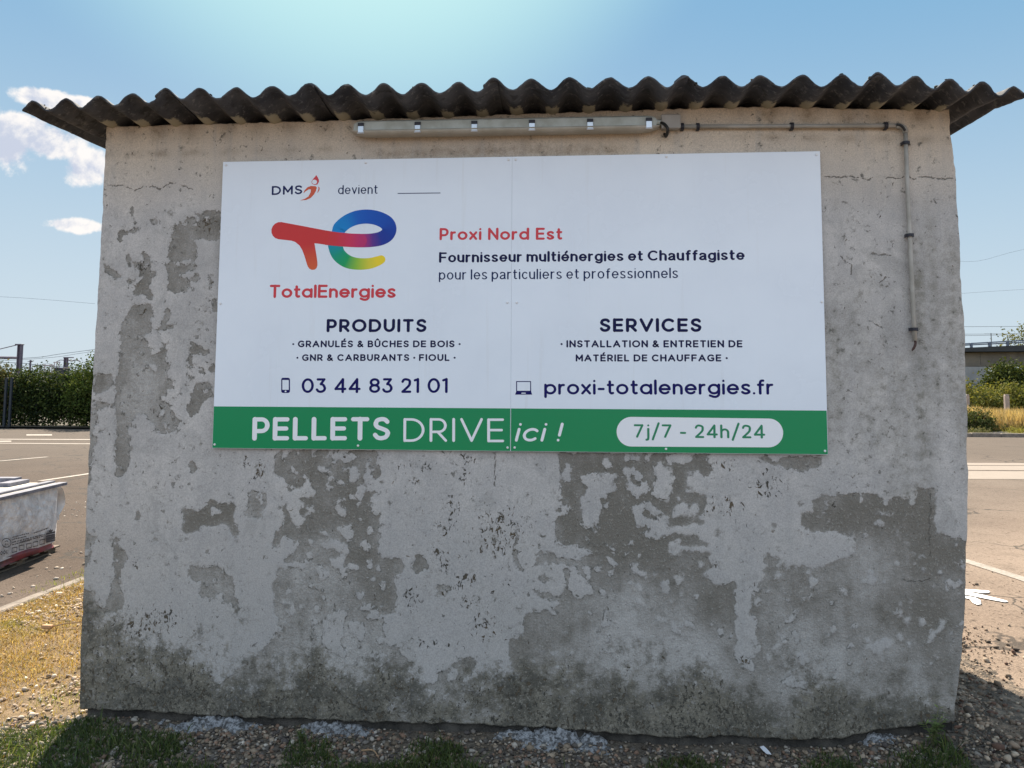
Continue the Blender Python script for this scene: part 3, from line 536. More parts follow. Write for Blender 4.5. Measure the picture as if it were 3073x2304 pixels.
for si, (p0, p1) in enumerate(SHEETS):
    n_u = int((p1-p0)*20); n_v = 44
    pu = np.linspace(p0, p1, n_u); ys = np.concatenate([np.linspace(OV, .25, 26), np.linspace(.3, DEPTH+.25, n_v-26)])
    PU, YS = np.meshgrid(pu, ys); X = np.interp(PU, ph_e, ph_xe)
    lift = .009*np.clip(1-(PU-p0)/1.2, 0, 1)*(si > 0) - .002*np.clip((PU-p1+1)/1., 0, 1) + .002
    yoff = [(0), -.012, .004, -.008, .006, -.004][si]
    edge = (vnoise(PU, PU*0+si, 5, 80+si, 4, .7)-.5)*.030*np.clip(1-(YS-OV)/.08, 0, 1)
    Zt = roof_z(X, YS, PU)+lift+(vnoise(PU*1.0, YS*6, 3.5, 88+si, 4, .65)-.5)*.008; Yy = YS + yoff*np.clip(1-(YS-OV)/.5, 0, 1) + edge
    Xt = X + (X-1.45)*.0*YS
    topv = np.stack([Xt, Yy, Zt], -1).reshape(-1, 3); botv = topv.copy(); botv[:, 2] -= TH
    N = n_u*n_v; q = np.arange(N).reshape(n_v, n_u)
    ft = np.stack([q[:-1, :-1], q[:-1, 1:], q[1:, 1:], q[1:, :-1]], -1).reshape(-1, 4); fb = ft[:, ::-1]+N
    pr = np.concatenate([q[0, :], q[1:, -1], q[-1, ::-1][1:], q[::-1, 0][1:-1]]); kk = np.arange(len(pr)); k2 = (kk+1) % len(pr)
    fs = np.stack([pr[kk], pr[k2], pr[k2]+N, pr[kk]+N], -1)[:, ::-1]
    # caught light painted, with unstained cement, on the trough undersides near the wall
    tr = .5-.5*np.cos(2*math.pi*PU); trough_light = np.clip((tr-.55)/.35, 0, 1)*np.clip((YS+.13)/.09, 0, 1)*np.clip((.1-YS)/.05, 0, 1)*np.clip((X+.66)/.04, 0, 1)*np.clip((3.60-X)/.04, 0, 1)
    lm = np.concatenate([trough_light.ravel()*0, trough_light.ravel()])
    mesh('roof_sheet', np.vstack([topv, botv]), np.vstack([ft, fb, fs]), M_roof, shed, True, None, None, dict(trough_light=lm))
LICHEN = []
for _ in range(90):
    px_ = rng.uniform(-.3, 27.2); xx_ = float(np.interp(px_, ph_e, ph_xe)); yy_ = OV+rng.uniform(.0, .10); LICHEN.append((xx_, yy_, float(roof_z(xx_, yy_, px_))+.004))
# mortar infill painted near-black for the shade inside the corrugations above the wall
M_mort = mottled('shade_black_mortar', (.06, .055, .048), (.022, .02, .018), 22, 1., 5, .01, 60)
mx_ = np.linspace(-.60, 3.58, 520); pz = np.interp(mx_, ph_xe, ph_e)
ztop = roof_z(mx_, mx_*0+.09, pz)-TH-.004; zlow = zt_f(mx_)-.012
v = np.vstack([np.stack([mx_, mx_*0+.085, zlow], -1), np.stack([mx_, mx_*0+.085, ztop], -1), np.stack([mx_, mx_*0+.19, ztop], -1), np.stack([mx_, mx_*0+.19, zlow], -1)])
n = len(mx_); i = np.arange(n-1)
mesh('mortar_infill', v, np.vstack([np.stack([i+a*n, i+1+a*n, i+1+((a+1) % 4)*n, i+((a+1) % 4)*n], -1) for a in range(4)]), M_mort, shed)
# ------------------------------------------------------------------ lettering drawn with strokes
def cr(P, n=6):                           # smooth curve through points
    P = [np.array(p, float) for p in P]; Q = [2*P[0]-P[1]]+P+[2*P[-1]-P[-2]]; out = []
    for i in range(1, len(Q)-2):
        for k in range(n):
            t = k/n; a, b, c, d = Q[i-1], Q[i], Q[i+1], Q[i+2]
            out.append(.5*((2*b)+(-a+c)*t+(2*a-5*b+4*c-d)*t*t+(-a+3*b-3*c+d)*t**3))
    out.append(P[-1]); return out
def arc(cx, cy, rx, ry, a0, a1, n=None):
    n = n or max(6, int(abs(a1-a0)/12)); return [np.array((cx+rx*math.cos(R_(a)), cy+ry*math.sin(R_(a)))) for a in np.linspace(a0, a1, n+1)]
def bowl(x0, xe, y0, y1, k=1.):           # from (x0, y1) round to (x0, y0)
    r = (y1-y0)/2; rx = min(r*k, xe-x0); return [np.array((x0, y1))]+arc(xe-rx, (y0+y1)/2, rx, r, 90, -90)+[np.array((x0, y0))]
def glyph(ch, w, arial=False):
    """centre-line strokes for a sans-serif letter with cap height 1; returns strokes, width"""
    k_ = .70 if arial else .86; wv = w*k_
    b, t, xh = wv/2, 1-wv/2, (.72 if not arial else .735); x = xh-wv/2; d = -.23+wv/2; m = .52
    S = lambda *p: [np.array(q, float) for q in p]
    acc = []
    if ch in 'éÉ': acc = [S((.30, (xh if ch == 'é' else 1)+.10), (.42, (xh if ch == 'é' else 1)+.24))]; ch = 'e' if ch == 'é' else 'E'
    if ch == 'Û': acc = [S((.17, 1.10), (.31, 1.22)), S((.31, 1.22), (.45, 1.10))]; ch = 'U'
    def g():
        if ch == 'A': W = .80; k = b+.26; f = (k-b)/(t-b)*W/2; return [S((0, b), (W/2, t)), S((W/2, t), (W, b)), S((f, k), (W-f, k))], W
        if ch == 'B': W = .58; return [S((0, b), (0, t)), bowl(0, W*.9, m, t), bowl(0, W, b, m)], W
        if ch == 'C': W = .80; return [arc(W*.52, .5, W*.52, t-.5, 48, 312)], W*.93
        if ch == 'D': W = .72; return [S((0, b), (0, t)), bowl(0, W, b, t, 1.05)], W
        if ch == 'E': W = .54; return [S((0, b), (0, t)), S((0, t), (W, t)), S((0, m-.01), (W*.92, m-.01)), S((0, b), (W, b))], W
        if ch == 'F': W = .54; return [S((0, b), (0, t)), S((0, t), (W, t)), S((0, m-.03), (W*.9, m-.03))], W
        if ch == 'G': W = .84; return [arc(W*.5, .5, W*.5, t-.5, 48, 318), S((W*.87, .23), (W*.87, .47)), S((W*.87, .47), (W*.56, .47))], W*.9
        if ch == 'H': W = .64; return [S((0, b), (0, t)), S((W, b), (W, t)), S((0, m), (W, m))], W
        if ch == 'I': return [S((0, b), (0, t))], 0
        if ch == 'L': W = .48; return [S((0, b), (0, t)), S((0, b), (W, b))], W
        if ch == 'M': W = .78; return [S((0, b), (0, t)), S((W, b), (W, t)), S((0, t), (W/2, b+.22)), S((W/2, b+.22), (W, t))], W
        if ch == 'N': W = .66; return [S((0, b), (0, t)), S((W, b), (W, t)), S((0, t), (W, b))], W
        if ch == 'O': W = .88; return [arc(W/2, .5, W/2, t-.5, 0, 360, 36)], W
        if ch == 'P': W = .56; return [S((0, b), (0, t)), bowl(0, W, .40, t)], W
        if ch == 'R': W = .58; return [S((0, b), (0, t)), bowl(0, W*.97, .42, t), S((W*.45, .42), (W, b))], W
        if ch == 'S': W = .56; return [cr([(W*.94, t-.11), (W*.76, t-.02), (W*.48, t), (W*.16, t-.06), (W*.05, t-.22), (W*.2, .57), (W*.52, .50), (W*.85, .42), (W*.98, b+.22), (W*.84, b+.06), (W*.5, b), (W*.2, b+.03), (0, b+.14)])], W
        if ch == 'T': W = .62; return [S((0, t), (W, t)), S((W/2, t), (W/2, b))], W
        if ch == 'U': W = .64; r = W/2; return [S((0, t), (0, b+r))[:1]+arc(r, b+r, r, r, 180, 360)+S((W, t))], W
        if ch == 'V': W = .78; return [S((0, t), (W/2, b)), S((W/2, b), (W, t))], W
        if ch == '&': W = .70; return [cr([(W, b), (W*.3, .56), (W*.18, .74), (W*.25, t-.04), (W*.42, t), (W*.6, t-.06), (W*.63, .72), (W*.42, .54), (W*.1, .36), (W*.03, .22), (W*.12, b+.04), (W*.36, b), (W*.65, b+.08), (W*.9, .40)])], W
        if ch in '·': return [arc(0, .47, .035, .035, 0, 360, 10), S((0, .47), (.001, .47))], 0
        if ch == '-': return [S((0, .37), (.30, .37))], .30
        if ch == '/': W = .42; return [S((0, -.12), (W, 1.08))], W
        if ch == '.': return [S((0, b), (.001, b))], 0
        if ch == '!': return [S((0, .34), (0, t)), S((0, b), (.001, b))], 0
        if ch == 'a' and not arial or ch in 'dgqa' and not arial or ch in 'dgq':
            W = .62 if not arial else .53; st = S((W, b), (W, {'d': t}.get(ch, x)))
            o = arc(W/2, xh/2, W/2, x-xh/2, 0, 360, 28)
            if ch == 'g': st = [np.array((W, x))]+cr([(W, .12), (W*.96, d+.12), (W*.75, d+.01), (W*.45, d), (W*.08, d+.08)])
            return [o, st], W
        if ch == 'a': W = .47; return [cr([(.02, x-.10), (W*.2, x-.01), (W*.5, x), (W*.85, x-.05), (W*.94, x-.18), (W*.94, .2), (W*.98, b+.03), (W*1.06, b)]), cr([(W*.94, xh*.56), (W*.5, xh*.52), (W*.12, xh*.40), (0, xh*.25), (W*.1, b+.03), (W*.4, b), (W*.75, b+.05), (W*.94, xh*.36)])], W
        if ch in 'pb': W = .62 if not arial else .53; return [arc(W/2, xh/2, W/2, x-xh/2, 0, 360, 28), S((0, d if ch == 'p' else b), (0, x if ch == 'p' else t))], W
        if ch == 'o': W = .62 if not arial else .54; return [arc(W/2, xh/2, W/2, x-xh/2, 0, 360, 28)], W
        if ch == 'c': W = .58 if not arial else .48; return [arc(W*.53, xh/2, W*.53, x-xh/2, 45, 315)], W*.94
        if ch == 'e': W = .60 if not arial else .53; return [S((0+.01, xh/2), (W-.01, xh/2)), arc(W/2, xh/2, W/2, x-xh/2, 0, 318, 26)], W
        if ch == 'n' or ch == 'h': W = .47 if not arial else .46; r = W/2; return [S((0, b), (0, t if ch == 'h' else x)), arc(r, x-r, r, r, 180, 0)+S((W, b))], W
        if ch == 'm': W = .41 if not arial else .42; r = W/2; return [S((0, b), (0, x)), arc(r, x-r, r, r, 180, 0)+S((W, b)), arc(W+r, x-r, r, r, 180, 0)+S((2*W, b))], 2*W
        if ch == 'u': W = .47 if not arial else .46; r = W/2; return [S((0, x))+arc(r, b+r, r, r, 180, 360), S((W, x), (W, b))], W
        if ch == 'r': W = .28; return [S((0, b), (0, x)), cr([(0, x-.22), (.06, x-.08), (.16, x-.01), (W, x)])], W
        if ch == 's': W = .44 if not arial else .42; return [cr([(W*.93, x-.06), (W*.7, x), (W*.4, x), (W*.12, x-.05), (W*.06, x-.15), (W*.25, xh*.54), (W*.6, xh*.46), (W*.94, xh*.32), (W*.92, b+.06), (W*.6, b), (W*.25, b+.01), (0, b+.08)])], W
        if ch == 't': W = .32; return [[np.array((.12, t-.06))]+cr([(.12, .24), (.14, b+.07), (.22, b), (W, b+.02)]), S((0, x), (W, x))], W
        if ch == 'f': W = .30; return [[np.array((.12, b))]+cr([(.12, t-.2), (.15, t-.06), (.22, t), (W+.02, t)]), S((0, x), (W, x))], W
        if ch == 'i': return [S((0, b), (0, x)), S((0, t-.01), (.001, t-.01))], 0
        if ch == 'j': return [[np.array((.1, x))]+cr([(.1, d+.15), (.07, d+.03), (-.04, d)]), S((.1, t-.01), (.101, t-.01))], .1
        if ch == 'l': return [S((0, b), (0, t))], 0
        if ch == 'v': W = .48; return [S((0, x), (W/2, b)), S((W/2, b), (W, x))], W
        if ch == 'x': W = .48; return [S((0, x), (W, b)), S((0, b), (W, x))], W
        if ch == '0': W = .64; return [arc(W/2, .5, W/2, t-.5, 0, 360, 36)], W
        if ch == '1': W = .2; return [S((W, b), (W, t)), S((W, t), (0, t-.07))], W
        if ch == '2': W = .52; return [cr([(.02, t-.16), (.1, t-.03), (W*.5, t), (W*.88, t-.08), (W*.94, t-.25), (W*.8, .47), (.02, b)]), S((.02, b), (W, b))], W
        if ch == '3': W = .52; return [S((.04, t), (W*.92, t)), S((W*.92, t), (W*.48, .60)), cr([(W*.48, .60), (W*.8, .54), (W, .33), (W*.86, b+.07), (W*.48, b), (W*.18, b+.04), (0, b+.15)])], W
        if ch == '4': W = .64; return [S((W*.74, b), (W*.74, t)), S((W*.74, t), (0, .27)), S((0, .27), (W, .27))], W
        if ch == '7': W = .54; return [S((0, t), (W, t)), S((W, t), (W*.30, b))], W
        if ch == '8': W = .56; return [arc(W/2, (t+m)/2, W*.44, (t-m)/2, 0, 360, 24), arc(W/2, (b+m)/2, W/2, (m-b)/2, 0, 360, 24)], W
        return [], .2
    st, W = g(); return st+acc, W
def ribbon(path, h, rnd=True, hs=None, con=1.):
    """flat outline band along a path; returns verts (2-D) and faces"""
    P = [np.asarray(p, float) for p in path]
    Q = [P[0]]
    for p in P[1:]:
        if np.linalg.norm(p-Q[-1]) > 1e-6: Q.append(p)
    closed = len(Q) > 4 and np.linalg.norm(Q[0]-Q[-1]) < 1e-3
    n = len(Q); hh = hs if hs is not None else [h]*n
    if n < 2: Q.append(Q[0]+np.array((1e-4, 0))); n = 2; hh = [h]*2
    v = []; f = []
    for i in range(n):
        if closed: a = Q[i]-Q[i-1] if i > 0 else Q[0]-Q[-2]; c = Q[(i+1)] - Q[i] if i < n-1 else Q[1]-Q[0]
        else: a = Q[i]-Q[i-1] if i > 0 else Q[1]-Q[0]; c = Q[i+1]-Q[i] if i < n-1 else Q[-1]-Q[-2]
        a = a/(np.linalg.norm(a)+1e-12); c = c/(np.linalg.norm(c)+1e-12); tg = a+c; L = np.linalg.norm(tg)
        tg = tg/L if L > 1e-6 else a; nn = np.array((-tg[1], tg[0])); k = 1/max(.5, nn@np.array((-a[1], a[0])))
        hk = hh[i]*k*(1-(1-con)*abs(tg[0])); v += [Q[i]+nn*hk, Q[i]-nn*hk]
    f = [(2*i, 2*i+1, 2*i+3, 2*i+2) for i in range(n-1)]
    if not closed and rnd:
        for e, q, dr in ((0, Q[0], Q[0]-Q[1]), (1, Q[-1], Q[-1]-Q[-2])):
            a0 = math.atan2(dr[1], dr[0]); h_ = hh[0] if e == 0 else hh[-1]; s = len(v)
            h_ *= 1-(1-con)*abs(dr[0])/(np.linalg.norm(dr)+1e-12); v += [q+h_*np.array((math.cos(a0+g), math.sin(a0+g))) for g in np.linspace(-math.pi/2, math.pi/2, 9)]
            f.append(tuple(range(s, s+9)))
    return np.array(v), f, closed
# ------------------------------------------------------------------ the sign board
PY = -.016                                # front face of the panels
BL, BR_, TLc, TRc = Yp(636.5, 1344.6, PY), Yp(2485.4, 1364, PY), Yp(669.4, 485.4, PY), Yp(2460.8, 453.2, PY)
sign = empty('sign_board', (1.5, 0, 1.345), 'large two-panel advertising board, white above a green strip, screwed to the shed front', 'sign')
def sign_fn(t, b, a=(.785, .845, .915), c=(.75, .81, .885)):
    p = t.obj(); st = t.noise(t.v('MULTIPLY', p, (9., 1., .5)), 2.5, 5, .65); n = t.noise(p, 2.2, 5, .6)
    col = t.mix(t.rng(n, .35, .7), a, c); col = t.mix(t.rng(st, .56, .76, 0., .12), col, (.50, .47, .41))
    t.put(b.inputs['Base Color'], col); t.put(b.inputs['Normal'], t.bump(t.noise(p, 1.6, 2, .4), .02, .35)); t.put(b.inputs['Roughness'], t.rng(n, .3, .7, .16, .3))
M_white = mat('printed_white_panel', (.80, .82, .86), .2, 0., lambda t, b: sign_fn(t, b), **{'Specular IOR Level': .3})
M_green = mat('printed_green', (.003, .25, .092), .2, **{'Specular IOR Level': .4}); M_navy = mat('printed_navy', (.004, .010, .09), .5, **{'Specular IOR Level': .2})
M_ink = mat('printed_dark_navy', (.003, .005, .055), .5, **{'Specular IOR Level': .2}); M_blue = mat('printed_blue_navy', (.002, .002, .10), .5, **{'Specular IOR Level': .2})
M_slate = mat('printed_slate_blue', (.004, .018, .085), .5, **{'Specular IOR Level': .2})
M_red = mat('printed_red', (.62, .030, .045), .35); M_flame = mat('printed_orange', (.62, .085, .025), .35); M_prt = mat('printed_white', (.82, .84, .87), .35)
M_pgreen = mat('printed_text_green', (.006, .22, .10), .35)
sm1, sm0 = Yp(1537, 470, PY)[0], Yp(1532, 1355, PY)[0]
def panel(xa0, xa1, xb0, xb1):            # corners: bottom/top left x, bottom/top right x
    def zb(x): return BL[2]+(BR_[2]-BL[2])*(x-BL[0])/(BR_[0]-BL[0])
    def zt(x): return TLc[2]+(TRc[2]-TLc[2])*(x-TLc[0])/(TRc[0]-TLc[0])
    a = [(xa0, zb(xa0)), (xb0, zb(xb0)), (xb1, zt(xb1)), (xa1, zt(xa1))]; m = MB(); e = .0005
    def ring(y, s): c = np.mean(a, axis=0); return [(q[0]-s*np.sign(q[0]-c[0]), y, q[1]-s*np.sign(q[1]-c[1])) for q in a]
    r0, r1, r2 = ring(-.011, 0), ring(PY+e, 0), ring(PY, e); v = r0+r1+r2
    f = [(8, 9, 10, 11), (3, 2, 1, 0)]+[(i, (i+1) % 4, 4+(i+1) % 4, 4+i) for i in range(4)]+[(4+i, 4+(i+1) % 4, 8+(i+1) % 4, 8+i) for i in range(4)]
    return m.add(v, f)
g_ = .0003
panel(BL[0], TLc[0], sm0-g_, sm1-g_).build('panel', M_white, sign)
panel(sm0+g_, sm1+g_, BR_[0], TRc[0]).build('panel', M_white, sign)
batten = MB()
for z in (1.45, 2.05, 2.70): batten.box((BL[0]+.12, -.0108, z), (BR_[0]-.12, .012, z+.05))
batten.build('batten', mat('batten_wood', (.12, .09, .06), .9), sign)
def flat(name, M, v2, f, y, col=None, parent=None):
    v2 = np.asarray(v2); v = np.stack([v2[:, 0], np.full(len(v2), y) if not hasattr(y, '__len__') else y, v2[:, 1]], -1)
    return mesh(name, v, [tuple(q)[::1] for q in f], M, parent or sign, False, None, col)
def bp(px, py): return Yp(px, py, PY)[[0, 2]]
LY = PY-.0006
def poly(name, pts, M, y=LY, parent=None): P = np.array([bp(*p) for p in pts]); return flat(name, M, P, [tuple(range(len(P)))], y, None, parent)
# green strip, one piece per panel
def strip(xa, xb):
    za = lambda x: BL[2]+(BR_[2]-BL[2])*(x-BL[0])/(BR_[0]-BL[0])+.0016
    tl, tr = bp(638.4, 1219), bp(2485, 1231.8); zt = lambda x: tl[1]+(tr[1]-tl[1])*(x-tl[0])/(tr[0]-tl[0])
    P = [(xa, za(xa)), (xb, za(xb)), (xb, zt(xb)), (xa, zt(xa))]; return flat('green_strip', M_green, P, [(0, 1, 2, 3)], LY)
strip(BL[0]+.0016, sm0-g_-.0014); strip(sm0+g_+.0014, BR_[0]-.0016)
def text(s, x0, x1, ybase, ycap, M, wgt, arial=False, sp=None, rnd=True, slant=0., y=LY, name='lettering', ybase1=None, asc=1.):
    """fit a line of lettering between two photo x-positions"""
    a = bp(x0, ybase); c = bp(x1, ybase if ybase1 is None else ybase1); top = bp((x0+x1)/2, ycap if ybase1 is None else ycap+(ybase1-ybase)/2)
    H = (top[1]-(a[1]+c[1])/2)/asc; sp = (.17 if not arial else .15) if sp is None else sp
    cur = 0.; items = []; wd = 0
    for ch in s:
        if ch == ' ': cur += .42 if not arial else .30; wd += 1; continue
        st, W_ = glyph(ch, wgt, arial); items.append((cur+wgt/2, st, wd)); cur += W_+wgt+sp*(.8 if ch in '·./' else 1)
    tot = cur-sp; sx = (c[0]-a[0])/(tot*H); r = math.atan2(c[1]-a[1], c[0]-a[0]); o = None
    for wk in sorted({q[2] for q in items}):
      V = []; F = []; Yv = []; n = 0
      for xo, st, wq in items:
        if wq != wk: continue
        for k, p in enumerate(st):
            # widths stay even: draw the band in final proportions
            pp = [np.array(((xo+q[0]+slant*q[1])*sx, q[1]))*H for q in p]
            v, f, cl = ribbon(pp, wgt/2*H*(.5+.5*sx), rnd, None, .70 if arial else .86); V.append(v); F += [tuple(i+n for i in q) for q in f]; n += len(v); Yv += [y-.00004*k]*len(v)
      V = np.vstack(V)@np.array([[math.cos(r), math.sin(r)], [-math.sin(r), math.cos(r)]])+a
      o = flat(name, M, V, F, np.array(Yv))
    return o
text('DMS', 815.3, 907.5, 584.6, 558.5, M_navy, .19, ybase1=582)
text('devient', 1014.3, 1133.7, 582.5, 555.6, M_slate, .145, True, ybase1=581)
text('TotalEnergies', 808, 1188, 893.2, 854.0, M_red, .205, sp=.09)
text('PRODUITS', 979.7, 1280.2, 996, 957.2, M_ink, .235, sp=.17)
text('· GRANULÉS & BÛCHES DE BOIS ·', 877.5, 1381, 1041.6, 1021.6, M_ink, .235)
text('· GNR & CARBURANTS · FIOUL ·', 890, 1366, 1082.7, 1062.7, M_ink, .235)
text('03 44 83 21 01', 904.7, 1343.6, 1178.6, 1134.6, M_blue, .18, sp=.12)
text('Proxi Nord Est', 1318.7, 1687.8, 719.8, 684.0, M_red, .21, sp=.13, ybase1=718.8)
text('Fournisseur multiénergies et Chauffagiste', 1317.2, 2235, 787, 756.7, M_ink, .235, True, sp=.085, ybase1=779.5)
text('pour les particuliers et professionnels', 1317, 2035, 839, 809.0, M_slate, .15, True, ybase1=833.8)
text('SERVICES', 1799.7, 2105.7, 995.5, 955, M_ink, .235, sp=.17)
text('· INSTALLATION & ENTRETIEN DE', 1682.8, 2228.6, 1042, 1020.8, M_ink, .235)
text('MATÉRIEL DE CHAUFFAGE ·', 1727.6, 2182.8, 1084.2, 1063.4, M_ink, .235)
text('proxi-totalenergies.fr', 1633, 2322, 1183.3, 1139.0, M_blue, .18, sp=.11)
LY2 = LY-.0006
text('PELLETS', 756.8, 1171.5, 1320.8, 1251.6, M_prt, .21, sp=.14, y=LY2)
text('DRIV', 1210.3, 1450, 1325.2, 1254.6, M_prt, .115, sp=.19, y=LY2); text('E', 1462, 1513.7, 1326.3, 1255.7, M_prt, .115, sp=.19, y=LY2)
text('ici !', 1543.5, 1679, 1324, 1269, M_prt, .15, sp=.15, slant=.22, y=LY2)
def pill(x0, x1, yl0, yl1, yr0, yr1):
    pts = []; r = (yl1-yl0)/2
    for a in np.linspace(90, 270, 20): pts.append((x0+r+r*math.cos(R_(a)), (yl0+yl1)/2-r*math.sin(R_(a))))
    r = (yr1-yr0)/2
    for a in np.linspace(-90, 90, 20): pts.append((x1-r+r*math.cos(R_(a)), (yr0+yr1)/2-r*math.sin(R_(a))))
    return poly('white_pill', pts, M_prt, LY2)
pill(1850.4, 2350, 1250.7, 1339.5, 1255.7, 1342)
text('7j/7 - 24h/24', 1901.6, 2296.9, 1312.6, 1272.5, M_pgreen, .165, sp=.15, y=LY2-.0006, ybase1=1315)
poly('rule', [(1193.4, 581.3), (1321.8, 579.9), (1321.8, 577.6), (1193.4, 579)], M_slate)
# phone and laptop pictograms
def rrect(x0, y0, x1, y1, r, n=5):
    p = []
    for cx, cy, a in ((x1-r, y0+r, 0), (x0+r, y0+r, 90), (x0+r, y1-r, 180), (x1-r, y1-r, 270)): p += [(cx+r*math.cos(R_(q)), cy-r*math.sin(R_(q))) for q in np.linspace(a, a+90, n)]
    return p
ph_ = poly('phone_pictogram', rrect(844, 1133.3, 870.2, 1178.8, 5.5), M_blue)
poly('phone_screen', rrect(847.6, 1140, 866.8, 1169.5, 1), M_white, LY2, ph_); poly('phone_button', rrect(854.5, 1171.5, 860, 1176.5, 2.4), M_white, LY2, ph_)
lp = poly('laptop_pictogram', [(1549, 1143.3), (1593.5, 1143.3), (1594, 1174.5), (1597, 1183.8), (1546, 1183.8), (1549, 1174.5)], M_blue)
poly('laptop_screen', rrect(1551.8, 1146, 1591, 1172.3, .5), M_white, LY2, lp); poly('laptop_pad', [(1565.5, 1178), (1577, 1178), (1578, 1181), (1564.5, 1181)], M_white, LY2, lp)
# the small orange figure with a flame for hair
z5 = lambda q: (600+q[0]*.3618, 450+q[1]*.3618)
def z5s(s): q = np.array(s.split(), float).reshape(-1, 2); return [z5(p) for p in q]
fig = poly('flame_figure', z5s('830 418 868 405 900 385 918 350 922 328 905 325 880 340 858 358 868 335 890 310 920 298 960 300 970 310 962 340 945 370 915 400 880 414')[::-1], M_flame)
poly('flame', z5s('965 207 978 228 987 246 987 264 975 285 950 290 930 280 925 262 940 238 955 222')[::-1], M_red, LY, fig)
poly('flame_heart', [z5((951+21*math.cos(R_(a)), 265+19*math.sin(R_(a)))) for a in np.linspace(360, 18, 20)], M_white, LY2, fig)
poly('flame_wing', z5s('972 355 985 320 980 303 993 312 992 330 982 348')[::-1], M_flame, LY, fig)
# the big two-letter emblem, its colours running along the stroke
lin = lambda c: np.array([((q/255+.055)/1.055)**2.4 if q > 10 else q/3294 for q in c])
M_emb = colattr('printed_colour_gradient', .35)
def emblem(pts, y, parent=None, name='emblem'):
    P = cr([z5(p[:2]) for p in pts], 8); K = np.linspace(0, len(pts)-1, len(P))
    hw = np.interp(K, range(len(pts)), [p[2]*.3618 for p in pts]); cl = np.stack([np.interp(K, range(len(pts)), [lin(p[3])[j] for p in pts]) for j in range(3)], -1)
    B = [bp(*q) for q in P]; v, f, _ = ribbon(B, 1, True, list(hw*.00166))
    n = len(B); col = np.zeros((len(v), 3)); col[0:2*n:2] = cl; col[1:2*n:2] = cl; col[2*n:2*n+9] = cl[0]; col[2*n+9:] = cl[-1]
    return flat(name, M_emb, v, f, y, col, parent)
RD, OR_, PU, BL_, LB, TE_, GR, YG, YE = (203,52,52), (214,98,52), (150,40,120), (10,52,150), (0,122,196), (0,140,165), (20,158,92), (140,190,60), (240,212,45)
emb = emblem([(663,668,74,RD), (770,684,70,RD), (900,703,64,RD), (1020,722,60,RD), (1130,738,58,(205,50,62)), (1250,748,57,(205,48,88)), (1350,751,57,(180,45,110)), (1430,747,57,(95,45,135)), (1500,733,58,(25,50,148)), (1552,702,60,BL_), (1571,655,61,(8,62,160)), (1548,605,61,(5,72,170)), (1480,568,60,(5,78,176)), (1395,552,60,(5,82,180)), (1305,560,60,(4,92,186)), (1225,592,59,LB), (1165,640,58,(0,130,200)), (1150,670,56,(0,130,200))], LY)
emblem([(1133,700,50,(0,130,190)), (1124,740,58,TE_), (1123,790,62,TE_), (1150,865,59,(8,150,120)), (1215,920,55,GR), (1300,943,50,YG), (1400,941,46,(215,206,60)), (1470,922,41,YE), (1503,908,36,YE)], LY+.0003, emb)
emblem([(1050,728,60,RD), (1130,738,58,(205,50,62)), (1250,748,57,(205,48,88)), (1330,751,57,(187,45,105))], LY2, emb)
stem = z5s('690 735 740 745 790 762 825 790 848 828 868 880 884 935 894 965 908 984 928 994 950 992 967 980 975 955 974 925 966 870 957 815 950 772 948 735')[::-1]
P_ = np.array([bp(*p) for p in stem]); zz = (P_[:, 1]-P_[:, 1].min())/(P_[:, 1].max()-P_[:, 1].min())
flat('emblem_stem', M_emb, P_, [tuple(range(len(P_)))], LY+.0002, np.outer(np.clip(zz*1.3, 0, 1), lin(RD))+np.outer(1-np.clip(zz*1.3, 0, 1), lin(OR_)), emb)
# screws
M_screw = mat('screw_cap_white', (.78, .79, .80), .35)
for px, py in ((644.2,1333.5),(1074.6,1337),(1523,1342.7),(1544.5,1342.7),(1998.5,1346.7),(2475.5,1353),(1522.6,907),(1551,907),(662,910),(2466,905),(679,495),(1097.5,488),(1526,479),(1548,478.5),(2000,470.5),(2450,464)):
    c = Yp(px, py, PY); m = MB(); n = 12
    v = []
    for r, y in ((.0058, PY-.0005), (.0055, PY-.0032), (.0035, PY-.0048)): v += [(c[0]+r*math.cos(2*math.pi*k/n), y, c[2]+r*math.sin(2*math.pi*k/n)) for k in range(n)]
    m.add(v, [tuple(range(2*n, 3*n))]+[(j*n+k, j*n+(k+1) % n, (j+1)*n+(k+1) % n, (j+1)*n+k) for j in range(2) for k in range(n)]); m.build('screw', M_screw, sign)
# ------------------------------------------------------------------ lamp, box, cable and conduit under the eaves
M_tray = mottled('aged_grey_plastic', (.46, .50, .47), (.36, .38, .34), 12, .5, 5); M_diff = mottled('yellowed_diffuser', (.42, .39, .33), (.34, .31, .25), 7, .45, 5)
lampo = empty('batten_lamp', tuple(Yp(1510, 395, 0)), 'long grey strip lamp with yellowed cover mounted under the eaves above the board', 'lamp')
def lz(px, py, y): return Yp(px, py, y)
La, Lb = Yp(1062, 379, -.075), Yp(1970, 363, -.075)
def along(t, dz=0., y=0.): return np.array((La[0]+(Lb[0]-La[0])*t, y, La[2]+(Lb[2]-La[2])*t+dz))
HT = Yp(1500, 358, -.075)[2]-Yp(1500, 381, -.075)[2]
# tray: an upright channel against the wall whose face carries the clips
m = MB(); prof = [(-.004, .015+HT*.4), (-.066, .015+HT*.4), (-.078, .010+HT*.3), (-.080, -HT*.55), (-.004, -HT*.55)]
pv = []
for t, sc in ((0., .55), (.012, .9), (.03, 1.), (.97, 1.), (.988, .9), (1., .55)):
    for (y, z) in prof: pv.append(along(t, z*sc if z > 0 else z, y))
n = len(prof); m.add(pv, [(i*n+k, i*n+(k+1) % n, (i+1)*n+(k+1) % n, (i+1)*n+k) for i in range(5) for k in range(n)]+[tuple(range(n)), tuple(range(5*n, 6*n))[::-1]])
m.build('tray', M_tray, lampo)
